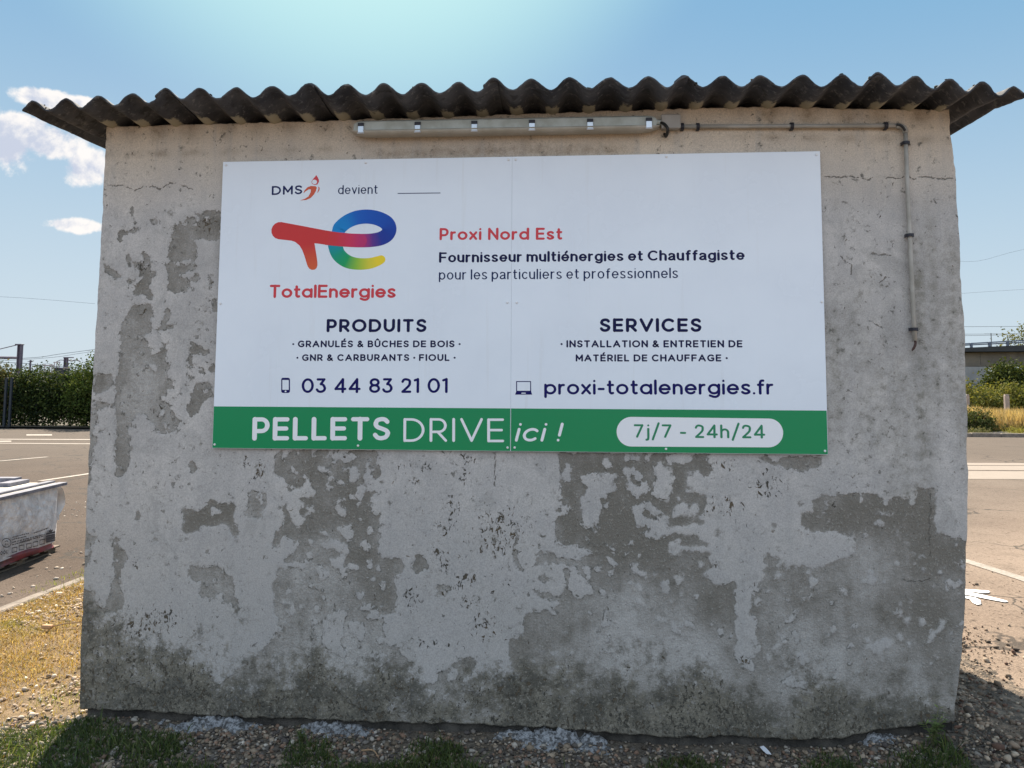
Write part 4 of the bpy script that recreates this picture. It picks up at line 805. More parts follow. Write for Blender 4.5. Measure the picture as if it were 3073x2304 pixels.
# cover: translucent trough bulging below the tray, with rounded ends
m = MB(); nseg = 40; na = 11; pv = []
for i in range(nseg+1):
    t = -.010+1.02*i/nseg; e = min(i, nseg-i)/3.0; s = math.sqrt(max(0, 1-(1-min(1, e))**2)) if e < 1 else 1.; s = max(s, .12)
    for k in range(na):
        a = math.pi*k/(na-1); yy = -.046+.042*math.cos(a)*(.75+.25*s)*1.0; dz = -HT*.55-.001-.026*math.sin(a)**.75*s
        pv.append(along(t, dz, yy))
m.add(pv, [(i*na+k, i*na+k+1, (i+1)*na+k+1, (i+1)*na+k) for i in range(nseg) for k in range(na-1)]+[(i*na+na-1, i*na, (i+1)*na, (i+1)*na+na-1) for i in range(nseg)])
m.build('cover', M_diff, lampo, True)
M_clip = mat('clip_steel', (.62, .68, .74), .3, .6); M_clipd = mat('clip_dark', (.02, .02, .03), .5)
for px in (1083.5, 1253.5, 1423.6, 1596.5, 1771, 1947.5):
    t = (Yp(px, 375, -.08)[0]-La[0])/(Lb[0]-La[0]); c = along(t); hw = .0145
    m = MB().bbox((c[0]-hw, -.0865, c[2]-HT*.95), (c[0]+hw, -.0812, c[2]-HT*.05), .002); m.tube([(c[0]-hw*1.15, -.085, c[2]-HT*.95), (c[0]+hw*1.15, -.085, c[2]-HT*.95)], .0035, 8)
    ck = m.build('clip', M_clip, lampo); MB().bbox((c[0]-hw*1.05, -.0868, c[2]-HT*.05+.0005), (c[0]+hw*1.05, -.0815, c[2]+HT*.38), .002).build('clip_hinge', M_clipd, ck)
c = along(1.0)
MB().tube([(c[0]-.004, -.045, c[2]+.004), (c[0]+.026, -.045, c[2]+.002)], [.016, .011], 10).build('cable_gland', M_tray, lampo)
jb = empty('junction_box', tuple(Yp(2013, 386, 0)), 'square grey junction box at the right end of the strip lamp', 'box')
M_box = mottled('grey_box_plastic', (.40, .385, .36), (.33, .31, .28), 9, .55, 5)
a = Yp(1986, 384.5, -.05); b_ = Yp(2041, 344, -.05)
MB().bbox((a[0], -.042, a[2]), (b_[0], .004, b_[2]), .006).build('box_base', M_box, jb); MB().bbox((a[0]-.002, -.056, a[2]-.002), (b_[0]+.002, -.0425, b_[2]+.002), .005).build('lid', M_box, jb)
M_cable = mat('black_cable', (.012, .011, .010), .5)
def path(pts, y): return [Yp(px, py, y) for px, py in pts]
m = MB(); q = cr([Yp(1978, 367, -.045), Yp(1992, 371, -.06), Yp(2003, 384, -.07), Yp(2003, 398, -.06), Yp(1998, 409, -.03), Yp(1994, 402, -.004)], 5)
tag(m.tube(q, .0075, 8).build('supply_cable', M_cable), 'short black cable looping from the strip lamp to the junction box', 'cable')
cond = empty('conduit_pipe', tuple(Yp(2720, 395, 0)), 'grey conduit pipe running right from the junction box and bending down the wall', 'pipe')
M_pipe = mottled('grey_conduit_plastic', (.40, .385, .35), (.30, .285, .25), 10, .5, 5)
hz = path([(2044, 379.5), (2200, 379), (2400, 378), (2690, 376.5)], -.022); MB().tube(hz, .0102, 10).build('pipe_run', M_pipe, cond, True)
el_ = cr([Yp(2690, 376.5, -.022), Yp(2704, 378.5, -.022), Yp(2714, 386, -.022), Yp(2717.5, 398, -.022)], 5); MB().tube(el_, .0135, 10).build('elbow', M_pipe, cond, True)
vt = path([(2717.5, 398), (2723, 560), (2733, 760), (2741, 940), (2745.5, 1022)], -.022); MB().tube(vt, .0102, 10).build('pipe_run', M_pipe, cond, True)
q = cr([Yp(2691, 373, -.034), Yp(2703, 375.5, -.0375), Yp(2712, 384, -.0375), Yp(2716, 392, -.036)], 4); MB().tube(q, .0062, 6).build('elbow_slot', M_cable, cond)
for px, py, vert in ((2047,379.5,0),(2094,379.3,0),(2376,378,0),(2658,376.7,0),(2718.5,429,1),(2730.6,706,1),(2743.5,988,1)):
    c = Yp(px, py, -.022); m = MB(); pts = []; ax = np.array((1, 0, 0)) if not vert else np.array((0, 0, 1.)); ay = np.array((0, 0, 1.)) if not vert else np.array((1., 0, 0))
    ring = [np.array((0, -.015*math.sin(g), 0))+ay*.0155*math.cos(g) for g in np.linspace(0, math.pi, 9)]; ring = [ay*.0155+np.array((0, .021, 0))]+ring+[-ay*.0155+np.array((0, .021, 0))]+([] if vert else [])
    for i in range(len(ring)-1):
        p0, p1 = c+ring[i], c+ring[i+1]; dv = ax*.0075; nrm = np.cross(ax, p1-p0); nrm = nrm/np.linalg.norm(nrm)*.0022
        m.hexa([p0-dv-nrm, p0+dv-nrm, p1+dv-nrm, p1-dv-nrm, p0-dv+nrm, p0+dv+nrm, p1+dv+nrm, p1-dv+nrm])
    m.build('pipe_clip', M_clipd, cond)
q = cr([Yp(2746, 1018, -.022), Yp(2747.5, 1030, -.024), Yp(2744, 1041, -.026), Yp(2737, 1052, -.026)], 5); MB().tube(q, [.006]*(len(q)-3)+[.005, .004, .003], 7).build('cut_cable', mat('cut_cable_brown', (.05, .02, .015), .6), cond)
# ------------------------------------------------------------------ ground
def asphalt_fn(t, b):
    p = t.pos(); n = t.noise(p, .35, 5, .6); f = t.noise(p, 55, 3, .7); m_ = t.noise(p, 3.5, 5, .65); x, y, z = t.sep(p)
    c = t.mix(t.rng(n, .35, .65), (.150, .116, .092), (.200, .158, .126))
    c = t.mix(t.rng(m_, .5, .72, 0., .5), c, (.115, .09, .073))
    st = t.comb(t.m('MULTIPLY', x, .18), t.m('MULTIPLY', y, 1.4), 0.); c = t.mix(t.rng(t.noise(st, 1.3, 5, .65), .55, .72, 0., .55), c, (.185, .14, .11))
    c = t.mix(t.rng(t.noise(p, 24, 4, .75), .50, .66, 0., .5), c, (.25, .20, .16)); c = t.mix(t.rng(f, .58, .7, 0., .6), c, (.27, .215, .17)); c = t.mix(t.rng(f, .44, .34, 0., .75), c, (.06, .047, .038)); c = t.mix(t.rng(t.noise(p, 17, 3, .6), .58, .68, 0., .75), c, (.055, .043, .034))
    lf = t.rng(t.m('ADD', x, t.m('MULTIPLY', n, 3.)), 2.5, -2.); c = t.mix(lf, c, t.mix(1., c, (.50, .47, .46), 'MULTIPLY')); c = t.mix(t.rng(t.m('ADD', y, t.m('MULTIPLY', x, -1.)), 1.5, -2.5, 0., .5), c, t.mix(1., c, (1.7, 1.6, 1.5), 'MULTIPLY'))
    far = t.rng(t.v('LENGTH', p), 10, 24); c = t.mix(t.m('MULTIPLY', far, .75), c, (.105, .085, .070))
    ck = t.voro(t.v('ADD', p, t.v('SCALE', t.noise(p, 1.2, 4, .6, 0, True), None)), .45, 'DISTANCE_TO_EDGE'); c = t.mix(t.rng(ck, .012, .004, 0., .75), c, (.05, .045, .04))
    t.put(b.inputs['Base Color'], c); t.put(b.inputs['Normal'], t.bump(t.m('ADD', f, t.m('MULTIPLY', m_, .6)), .012, .9))
M_asph = mat('worn_asphalt', (.15, .13, .1), .92, 0., asphalt_fn, **{'Specular IOR Level': .1})
def gxy(x): return (x, x)
GB = MB(); S_ = 900
# one sheet, finer near the shed
xs = np.array([-S_, -200, -60, -20, -8, -4, -2.5, -1, 0, 1, 2, 3, 4, 5, 8, 16, 40, 120, S_]); ys = np.array([-S_, -100, -20, -6, -3, -1, 0, 1, 3, 6, 12, 24, 60, 200, S_])
X, Y_ = np.meshgrid(xs, ys); q = np.arange(X.size).reshape(X.shape)
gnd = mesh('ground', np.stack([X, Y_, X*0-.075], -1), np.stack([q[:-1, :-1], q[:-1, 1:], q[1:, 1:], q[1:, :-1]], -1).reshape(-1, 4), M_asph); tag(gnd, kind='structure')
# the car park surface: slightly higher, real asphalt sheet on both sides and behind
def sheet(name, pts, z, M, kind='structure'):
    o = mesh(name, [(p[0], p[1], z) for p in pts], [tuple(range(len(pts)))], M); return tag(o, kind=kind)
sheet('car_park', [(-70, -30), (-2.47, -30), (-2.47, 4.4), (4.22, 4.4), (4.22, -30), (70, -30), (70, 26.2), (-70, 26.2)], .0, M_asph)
# kerb between the lawn and the car park, and the kerb along the far right verge
M_kerb = mottled('kerb_concrete', (.24, .195, .155), (.15, .12, .095), 12, .9, 6, .006, 60)
k = MB()
for i in range(8):
    y0 = -3.6+i*1.0; k.bbox((-2.47, y0+.004, -.07), (-2.37, y0+.996, .006+.003*(i % 3)), .012)
tag(k.build('kerb', M_kerb), kind='structure')
k = MB()
for i in range(26): k.bbox((9+i*1.0, 26.35, -.07), (9.99+i*1.0, 26.6, .13+.01*(i % 2)), .02)
tag(k.build('kerb', M_kerb), kind='structure')
sheet('verge_path', [(8, 26.62), (60, 26.62), (60, 28.6), (8, 28.6)], .10, mottled('dusty_path', (.27, .22, .17), (.18, .15, .11), 3, .95, 6))
# bed of soil around the shed: lawn to the left, gravel in front
def soil_fn(t, b):
    p = t.pos(); x, y, z = t.sep(p); n = t.noise(p, 5, 6, .65); f = t.noise(p, 60, 4, .7)
    lawn = t.rng(t.m('ADD', x, t.m('MULTIPLY', t.m('SUBTRACT', n, .5), .8)), -.35, -.9)
    gr = t.mix(t.rng(f, .3, .7), (.075, .06, .045), (.17, .14, .105)); lw = t.mix(t.rng(n, .35, .65), (.13, .085, .04), (.25, .165, .085)); lw = t.mix(t.rng(f, .55, .75), lw, (.36, .26, .17))
    t.put(b.inputs['Base Color'], t.mix(lawn, gr, lw)); t.put(b.inputs['Normal'], t.bump(t.m('ADD', f, n), .02, .9))
M_soil = mat('stony_soil', (.2, .17, .12), .97, 0., soil_fn)
X, Y_ = np.meshgrid(np.linspace(-2.365, 4.215, 300), np.linspace(-3.6, 4.38, 260)); Zg = ground_h(X, Y_)-.004
q = np.arange(X.size).reshape(X.shape)
tag(mesh('soil_bed', np.stack([X, Y_, Zg], -1), np.stack([q[:-1, :-1], q[:-1, 1:], q[1:, 1:], q[1:, :-1]], -1).reshape(-1, 4), M_soil, None, True), kind='structure')
# concrete apron right of the shed
M_apron = mottled('dusty_apron', (.30, .225, .16), (.085, .066, .048), 11, .95, 10, .03, 70)
X, Y_ = np.meshgrid(np.linspace(3.5, 4.75, 110), np.linspace(-1.3, 4.6, 300)); apr = lambda x, y: np.maximum(ground_h(x, y), 0)+.016+(vnoise(x, y, 6, 91, 5, .7)-.5)*.045-.06*np.clip((x-4.1+(vnoise(x, y, 1.2, 93, 3)-.5)*.5)/.55, 0, 1); ez = apr(X, Y_)-.07*np.clip((3.85-X)/.25, 0, 1)*np.clip((.2-Y_)/.2, 0, 1)
q = np.arange(X.size).reshape(X.shape)
tag(mesh('apron', np.stack([X, Y_, ez+.004], -1), np.stack([q[:-1, :-1], q[:-1, 1:], q[1:, 1:], q[1:, :-1]], -1).reshape(-1, 4), M_apron, None, True), kind='structure')
# ---- painted markings
def paint_fn(c, w):
    def fn(t, b):
        p = t.pos(); t.put(b.inputs['Base Color'], t.mix(t.rng(t.m('ADD', t.noise(p, 30, 4, .7), t.m('MULTIPLY', t.noise(p, 3, 4), .6)), .75, .95, 0., w), c, (.19, .16, .125)))
    return fn
M_lineW = mat('white_road_paint', (.7, .66, .6), .8, 0., paint_fn((.31, .265, .225), .8)); M_fresh = mat('fresh_white_paint', (.8, .8, .8), .6, 0., paint_fn((.82, .80, .78), .1)); M_band = mat('worn_pale_paint', (.5, .42, .36), .85, 0., paint_fn((.255, .205, .165), .6))
def line(pxs, width, M=M_lineW, z=.005, name='road_marking'):
    P = [Zp(px, py, z)[:2] for px, py in pxs]; v, f, _ = ribbon(P, width/2, False); o = mesh(name, [(a, b, z) for a, b in v], f, M); return tag(o, kind='structure')
def quadpx(pts, M, z=.005): o = mesh('road_marking', [Zp(px, py, z) for px, py in pts], [tuple(range(len(pts)))], M); return tag(o, kind='structure')
line([(-500, 1310), (0, 1317.5), (420, 1319)], .30); line([(-500, 1328), (0, 1329.5), (420, 1332.5)], .22); quadpx([(79, 1303), (156, 1303), (156, 1306.5), (79, 1306.5)], M_lineW)
quadpx([(-60, 1322.5), (34, 1322), (34, 1325), (-60, 1326)], M_lineW, .006)
line([(-260, 1405), (0, 1382.8), (142, 1370.5)], .12); line([(120, 1442.5), (178.6, 1434), (300, 1416)], .12)
line([(2700, 1624), (2905, 1684), (3073, 1737), (3400, 1850)], .13)
for a, b_ in ((1388, 1394.5), (1396.5, 1409), (1412.5, 1436)): quadpx([(2700, a), (3350, a+2), (3350, b_+3), (2700, b_)], M_band)
# bright arrow-like symbol: two tapering bars and a rounded lobe
def symbol():
    m = MB(); z = .008
    def pl(s):
        P = [Zp(2773+a*.3619, 1300+b*.3619, z) for a, b in s]; m.add(P, [tuple(range(len(P)))[::-1]])
    pl([(240, 1285), (365, 1292), (530, 1303), (548, 1312), (535, 1322), (480, 1324), (365, 1308), (240, 1300)])
    pl([(240, 1295), (365, 1312), (480, 1336), (600, 1365), (690, 1388), (694, 1396), (670, 1399), (560, 1380), (365, 1341), (240, 1325)])
    pl([(240, 1335), (365, 1350), (430, 1362), (468, 1385), (474, 1415), (440, 1421), (405, 1405), (375, 1372), (240, 1348)])
    return tag(m.build('road_symbol', M_fresh), kind='structure')
symbol()
# ------------------------------------------------------------------ loose stones and grass
ico_v = []; 
ph_g = (1+5**.5)/2
ico_v = np.array([(-1,ph_g,0),(1,ph_g,0),(-1,-ph_g,0),(1,-ph_g,0),(0,-1,ph_g),(0,1,ph_g),(0,-1,-ph_g),(0,1,-ph_g),(ph_g,0,-1),(ph_g,0,1),(-ph_g,0,-1),(-ph_g,0,1)], float); ico_v /= np.linalg.norm(ico_v[0])
ico_f = np.array([(0,11,5),(0,5,1),(0,1,7),(0,7,10),(0,10,11),(1,5,9),(5,11,4),(11,10,2),(10,7,6),(7,1,8),(3,9,4),(3,4,2),(3,2,6),(3,6,8),(3,8,9),(4,9,5),(2,4,11),(6,2,10),(8,6,7),(9,8,1)])
def rotm(n):
    q = rng.normal(size=(n, 4)); q /= np.linalg.norm(q, axis=1)[:, None]; a, b, c, d = q.T
    return np.stack([np.stack([1-2*(c*c+d*d), 2*(b*c-a*d), 2*(b*d+a*c)], -1), np.stack([2*(b*c+a*d), 1-2*(b*b+d*d), 2*(c*d-a*b)], -1), np.stack([2*(b*d-a*c), 2*(c*d+a*b), 1-2*(b*b+c*c)], -1)], 1)
def stones(name, pos, size, cols, M, label=None):
    n = len(pos); V = ico_v[None]*(1+.28*(rng.random((n, 12, 1))-.5)*2); V = V*(rng.uniform(.45, 1.2, (n, 1, 3))); V = np.einsum('nij,nkj->nki', rotm(n), V)
    V[:, :, 2] *= .75; V = V*size[:, None, None]+pos[:, None, :]
    F = (ico_f[None]+12*np.arange(n)[:, None, None]).reshape(-1, 3); return mesh(name, V.reshape(-1, 3), F, M, None, False, None, np.repeat(cols, 12, 0))
M_stone = colattr('pebbles', .9)
def pal(n, cs, jit=.25):
    c = np.array(cs)[rng.integers(0, len(cs), n)]; return np.clip(c*(1+jit*rng.normal(size=(n, 1))), .015, .8)
STC = [(.16,.125,.09),(.21,.165,.12),(.10,.085,.07),(.25,.20,.15),(.13,.115,.10),(.18,.115,.08),(.07,.06,.055),(.30,.27,.23)]
def scatter(n, x0, x1, y0, y1, dens=None):
    x = rng.uniform(x0, x1, n); y = rng.uniform(y0, y1, n)
    if dens is not None: k = rng.random(n) < dens(x, y); x, y = x[k], y[k]
    return x, y
lc = stones('lichen', np.array(LICHEN), rng.lognormal(math.log(.007), .5, len(LICHEN)).clip(.003, .016), pal(len(LICHEN), [(.05,.05,.04),(.09,.085,.07),(.14,.13,.10)]), M_stone); lc['kind'] = 'stuff'; lc.data.transform(mathutils.Matrix.Translation(-shed.location)); lc.parent = shed
# gravel in front of the shed
x, y = scatter(44000, -1.0, 4.1, -1.05, .02, lambda x, y: np.clip(.35+1.1*vnoise(x, y, 2.2, 95, 3)-.25, .15, 1)*(1-.6*(y > -.06)))
sz = rng.lognormal(math.log(.0078), .40, len(x)).clip(.003, .022); z = ground_h(x, y)+sz*.12
g1 = stones('gravel', np.stack([x, y, z], -1), sz, pal(len(x), STC), M_stone); tag(g1, 'grey and tan gravel lying along the foot of the shed wall', 'gravel', kind='stuff')
x, y = scatter(15000, -2.36, -.55, -1.1, 3.0, lambda x, y: np.clip(1.8*vnoise(x, y, 1.6, 96, 3)-.45+.4*(x > -1.0), .05, 1))
sz = rng.lognormal(math.log(.008), .4, len(x)).clip(.003, .022)
g2 = stones('pebbles', np.stack([x, y, ground_h(x, y)+sz*.2], -1), sz, pal(len(x), [(.42,.31,.22),(.50,.39,.29),(.30,.22,.15),(.55,.46,.37)]), M_stone); tag(g2, 'sunlit tan pebbles scattered through the dry lawn', 'pebbles', kind='stuff')
x, y = scatter(5200, -8.5, -2.5, .9, 7.5, lambda x, y: np.clip(2.4*vnoise(x*.6, y*2, 1.1, 97, 3)-1.05, .0, 1))
sz = rng.lognormal(math.log(.011), .45, len(x)).clip(.004, .03)
g3 = stones('loose_chippings', np.stack([x, y, sz*.2], -1), sz, pal(len(x), [(.42,.34,.27),(.32,.26,.2),(.5,.43,.36)]), M_stone); tag(g3, 'loose pale chippings spread on the asphalt beside the lawn kerb', 'chippings', kind='stuff')
x, y = scatter(30000, 3.52, 5.6, -1.1, 4.5, lambda x, y: np.clip(1.9*vnoise(x, y, 1.8, 98, 3)-.4, .06, 1)*np.clip((4.75-x)/.7, .03, 1))
sz = rng.lognormal(math.log(.0062), .55, len(x)).clip(.003, .026)
g4 = stones('grit', np.stack([x, y, apr(x, y).clip(0, 1)+.004+sz*.2], -1), sz, pal(len(x), [(.24,.18,.13),(.17,.13,.095),(.32,.255,.19),(.08,.063,.05),(.12,.07,.05)]), M_stone); tag(g4, 'tan grit covering the apron right of the shed', 'grit', kind='stuff')
M_blade = colattr('grass_blades', .7, .35)
def blades(name, x, y, hgt, wid, cols, lean=.6, zf=None, seg=2):
    n = len(x); a = rng.uniform(0, 2*math.pi, n); l = rng.normal(0, lean, n)*hgt; la = rng.uniform(0, 2*math.pi, n)
    base = np.stack([x, y, (ground_h(x, y) if zf is None else zf)-.004], -1); side = np.stack([np.cos(a), np.sin(a), 0*a], -1)*wid[:, None]/2; lv = np.stack([np.cos(la), np.sin(la), 0*la], -1)*l[:, None]; up = np.stack([0*a, 0*a, hgt], -1)
    V = np.stack([base-side, base+side, base+up*.6+lv*.35-side*.8, base+up*.6+lv*.35+side*.8, base+up*.95+lv], 1)
    f = np.array([(0, 1, 3), (0, 3, 2), (2, 3, 4)]); F = (f[None]+5*np.arange(n)[:, None, None]).reshape(-1, 3)
    cc = np.repeat(cols, 5, 0); return mesh(name, V.reshape(-1, 3), F, M_blade, None, False, None, cc)
# dry lawn left of the shed, greener towards the front
x, y = scatter(95000, -2.36, -.63, -1.1, 4.2, lambda x, y: np.clip(1.9*vnoise(x, y, 1.9, 101, 3)-.45, .12, 1))
gn = vnoise(x, y, 1.7, 102, 3); green = np.clip((gn-.52)*5+np.clip((.25-y)*.75, -.6, .6), 0, 1)[:, None]; dry = pal(len(x), [(.40,.27,.10),(.33,.21,.075),(.48,.35,.17),(.26,.155,.06),(.30,.24,.08)], .2); gr = pal(len(x), [(.22,.24,.05),(.16,.20,.04),(.30,.29,.08)], .18)
h = rng.uniform(.012, .042, len(x))*(.8+.7*green[:, 0])
tag(blades('grass', x, y, h, rng.uniform(.0025, .005, len(x)), dry*(1-green)+gr*green, 1.5), 'short dry yellow lawn grass with green patches left of the shed', 'grass', kind='stuff')
# moss and weedy grass in the shaded gravel
x, y = scatter(80000, -1.1, 3.45, -1.05, -.03, lambda x, y: np.clip((vnoise(x, y, 3.0, 103, 3)-.42-.26*np.clip((y+.30)/.30, -1, 1))*6, 0, 1))
tag(blades('moss', x, y, rng.uniform(.012, .04, len(x))*(1+1.2*(rng.random(len(x)) > .93)), rng.uniform(.003, .007, len(x)), pal(len(x), [(.055,.085,.025),(.075,.105,.03),(.045,.07,.025),(.10,.12,.04)], .2), .8), 'dark green mossy grass growing in the gravel before the shed', 'moss', kind='stuff')
x, y = scatter(2600, -2.6, -2.3, -1, 4.3, lambda x, y: np.clip(2.5*vnoise(x*0, y, 2.2, 104, 2)-1.15, 0, 1)); tag(blades('kerb_grass', x, y, rng.uniform(.015, .04, len(x)), rng.uniform(.003, .006, len(x)), pal(len(x), [(.17,.21,.05),(.25,.24,.07)]), .7, x*0+.012), 'green grass tufts growing along the lawn kerb', 'grass', kind='stuff')
# single small things on the ground
def leaf_plant(name, c, hgt, n, cols, label, cat='weed', spread=.5, lw=.018):
    root = empty(name, tuple(c), label, cat); V = []; F = []; C_ = []; st = MB(); k = 0
    for i in range(n):
        a = rng.uniform(0, 6.28); tip = np.array(c)+np.array([math.cos(a)*spread*hgt*rng.uniform(.3, 1), math.sin(a)*spread*hgt*rng.uniform(.3, 1), hgt*rng.uniform(.55, 1)])
        mid = (np.array(c)+tip)/2+np.array([0, 0, hgt*.1]); P = cr([np.array(c)+(0, 0, -.01), mid, tip], 4); st.tube(P, list(np.linspace(.0022, .001, len(P))), 4)
        for p in P[2:]:
            for s in (0, 1):
                b = rng.uniform(0, 6.28); d = np.array([math.cos(b), math.sin(b), rng.uniform(-.2, .5)]); sd = np.cross(d, (0, 0, 1.)); sd /= np.linalg.norm(sd)+1e-9; L = lw*rng.uniform(1.2, 2.4); wv = lw*rng.uniform(.35, .6)
                V += [p, p+d*L*.5+sd*wv*.6, p+d*L, p+d*L*.5-sd*wv*.6]; F.append((k, k+1, k+2, k+3)); k += 4; C_ += [pal(1, cols)[0]]*4
    st.build('stem', M_stem, root); mesh('foliage', V, F, M_blade, root, False, None, np.array(C_)); return root
M_stem = mat('plant_stem', (.12, .13, .05), .8)
w0 = Yp(2800, 2235, -.10); leaf_plant('weed', (w0[0], -.10, float(ground_h(w0[0], -.1))), .15, 9, [(.10,.15,.05),(.16,.20,.07)], 'green leafy weed growing at the right-hand foot of the shed wall')
w0 = Zp(905, 2240); leaf_plant('weed', (w0[0], w0[1], float(ground_h(w0[0], w0[1]))), .055, 8, [(.07,.11,.03),(.10,.13,.04)], 'small green weed in the gravel before the pale concrete lump', lw=.010)
def scrap(px, py, pts, label, M, name='paper_scrap', h=.012):
    c = Zp(px, py, .012); v = [(c[0]+a, c[1]+b, c[2]+q) for a, b, q in pts]; n = len(v); v2 = [(a, b, q-.0012) for a, b, q in v]
    o = mesh(name, v+v2, [tuple(range(n)), tuple(range(n, 2*n))[::-1]]+[(i, n+i, n+(i+1) % n, (i+1) % n) for i in range(n)], M, None, False, tuple(c)); return tag(o, label, 'litter')
M_paper = mat('white_litter', (.62, .64, .68), .7)
scrap(2293, 2258, [(-.012, .03, .012), (.006, .034, .016), (.018, 0, .012), (.026, -.03, .006), (.004, -.03, .008), (-.006, 0, .01)], 'small white scrap of litter lying in the gravel', M_paper)
M_twig = mat('dead_twig', (.34, .22, .12), .9)
def twig(px0, py0, px1, py1, r, label):
    a, b_ = Zp(px0, py0, .02), Zp(px1, py1, .03); P = cr([a, (a+b_)/2+np.array([.01, .01, .012]), b_], 5); tag(MB().tube(P, list(np.linspace(r, r*.5, len(P))), 5).build('twig', M_twig), label, 'twig')
twig(138, 1884, 262, 1868, .006, 'dry pale twig lying on the lawn near the shed corner'); twig(180, 2084, 250, 2062, .005, 'thin straw-coloured stalk on the lawn close to the wall')
twig(1086, 2252, 1136, 2272, .004, 'short bent twig on the shaded gravel')
c = Zp(140, 1880, .03); tag(MB().bbox(c+np.array((-.03, -.02, -.012)), c+np.array((.04, .02, .012)), .011).build('dry_leaf', mat('dry_leaf', (.42, .25, .13), .9)), 'curled brown dry leaf at the end of the lawn twig', 'leaf')
# ------------------------------------------------------------------ pallet of wrapped sacks on the left
A_, B_ = Zp(172, 1655), Zp(0, 1722); ux = (A_-B_); ux[2] = 0; ux /= np.linalg.norm(ux); uy = np.array((-ux[1], ux[0], 0)); LW, LD = 1.22, 1.02
O_ = A_-ux*LW
def pp(a, b, z): return O_+ux*a+uy*b+np.array((0, 0, z))     # pallet coordinates: along the front, back, up
HTOP = Yp(176, 1452, A_[1])[2]
pal_o = empty('wrapped_pallet', tuple(O_), 'pallet of sacks wrapped in white film standing on the asphalt left of the shed', 'pallet')
M_wood = mottled('pallet_wood', (.16, .12, .085), (.09, .07, .05), 9, .9, 5)
def slab(m, a0, a1, b0, b1, z0, z1): return m.hexa([pp(a0, b0, z0), pp(a1, b0, z0), pp(a1, b1, z0), pp(a0, b1, z0), pp(a0, b0, z1), pp(a1, b0, z1), pp(a1, b1, z1), pp(a0, b1, z1)])
m = MB()
PH = .055
for b0 in (0.02, .45, .90): slab(m, 0, LW, b0, b0+.10, 0, .012)
for b0 in (0.02, .45, .90):
    for a0 in (0, LW/2-.07, LW-.14): slab(m, a0, a0+.14, b0, b0+.10, .012, PH-.012)
for i in range(7): slab(m, i*LW/6.3, i*LW/6.3+.11, 0, LD, PH-.012, PH)
m.build('pallet_base', M_wood, pal_o)
M_film = mottled('white_stretch_film', (.64, .63, .65), (.46, .455, .48), 9, .3, 7, .03, 16, 0., .42, .60); M_sack = mottled('dark_red_sack', (.20, .012, .02), (.05, .01, .012), 5, .5, 4)
m = MB()
def wrapbox(z0, z1, bul, nz=10, nk=14, sag=.0):
    V = []; per = [(0, 0), (1, 0), (1, 1), (0, 1)]
    for iz in range(nz+1):
        t = iz/nz; z = z0+(z1-z0)*t; row = []
        for s in range(4):
            p0, p1 = per[s], per[(s+1) % 4]
            for k in range(nk):
                u_ = k/nk; a = p0[0]+(p1[0]-p0[0])*u_; b = p0[1]+(p1[1]-p0[1])*u_; e = math.sin(math.pi*t)*bul+.012*math.sin(9*u_+s*2+5*t)
                rr = .045; a_ = a*LW; b_ = b*LD; ca, cb = LW/2, LD/2; k2 = 1+e/.6
                # rounded corners
                da, db = a_-ca, b_-cb; lim = (abs(da)/(LW/2))**12+(abs(db)/(LD/2))**12; f_ = (1/max(1, lim))**(1/12)
                row.append(pp(ca+da*f_*k2, cb+db*f_*k2, z))
        V += row
    n = 4*nk; F = [(i*n+k, i*n+(k+1) % n, (i+1)*n+(k+1) % n, (i+1)*n+k) for i in range(nz) for k in range(n)]+[tuple(range(nz*n, nz*n+n))]
    return V, F
V, F = wrapbox(PH+.003, PH+.075, .0, 2); mesh('sacks', V, F, M_sack, pal_o, True)
V, F = wrapbox(PH+.055, HTOP, .03, 14); fm = mesh('film_wrap', V, F, M_film, pal_o, True)
# loose skirt of film flaring at the right-hand corner
M_skirt = mottled('film_skirt', (.82, .79, .77), (.70, .67, .66), 10, .4, 6)  # brighter than the wrap: sunlight on this side painted into the colour
V = []; na, nb_ = 12, 14
for i in range(nb_+1):
    t = i/nb_
    for k in range(na+1):
        u_ = k/na; V.append(pp(LW+.04+.11*math.sin(math.pi*min(1, t*1.15))*(1-.35*u_)+.008*math.sin(k*2+i), .02+u_*LD*.9, .30+.02*math.sin(k*1.7)+(HTOP-.03-.30)*(1-t)))
q = np.arange((na+1)*(nb_+1)).reshape(nb_+1, na+1); Fs = np.stack([q[:-1, :-1], q[1:, :-1], q[1:, 1:], q[:-1, 1:]], -1).reshape(-1, 4)
V = np.array(V); V2 = V-ux*.006; mesh('film_skirt', np.vstack([V, V2]), np.vstack([Fs, Fs[:, ::-1]+len(V)]), M_skirt, pal_o, True)
M_cover = mottled('cream_top_sheet', (.72, .66, .56), (.62, .57, .48), 3, .6, 5)
m = MB(); slab(m, .0, LW, .0, LD, HTOP+.004, HTOP+.012); m.build('top_sheet', M_cover, pal_o)
M_plank = mottled('grey_plank', (.19, .19, .23), (.11, .11, .14), 10, .8, 5)
for (a0, a1, b0, b1, z0, z1) in ((-.02, LW+.03, -.05, .03, -.012, .016), (.0, LW+.01, .06, .13, .014, .032), (LW-.36, LW-.02, .30, .42, .014, .05), (LW-.10, LW+.02, LD-.62, LD-.10, .014, .07), (LW-.75, LW-.45, LD-.22, LD-.06, .014, .07)):
    m = MB(); slab(m, a0, a1, b0, b1, HTOP+z0, HTOP+z1); m.build('plank', M_plank, pal_o)
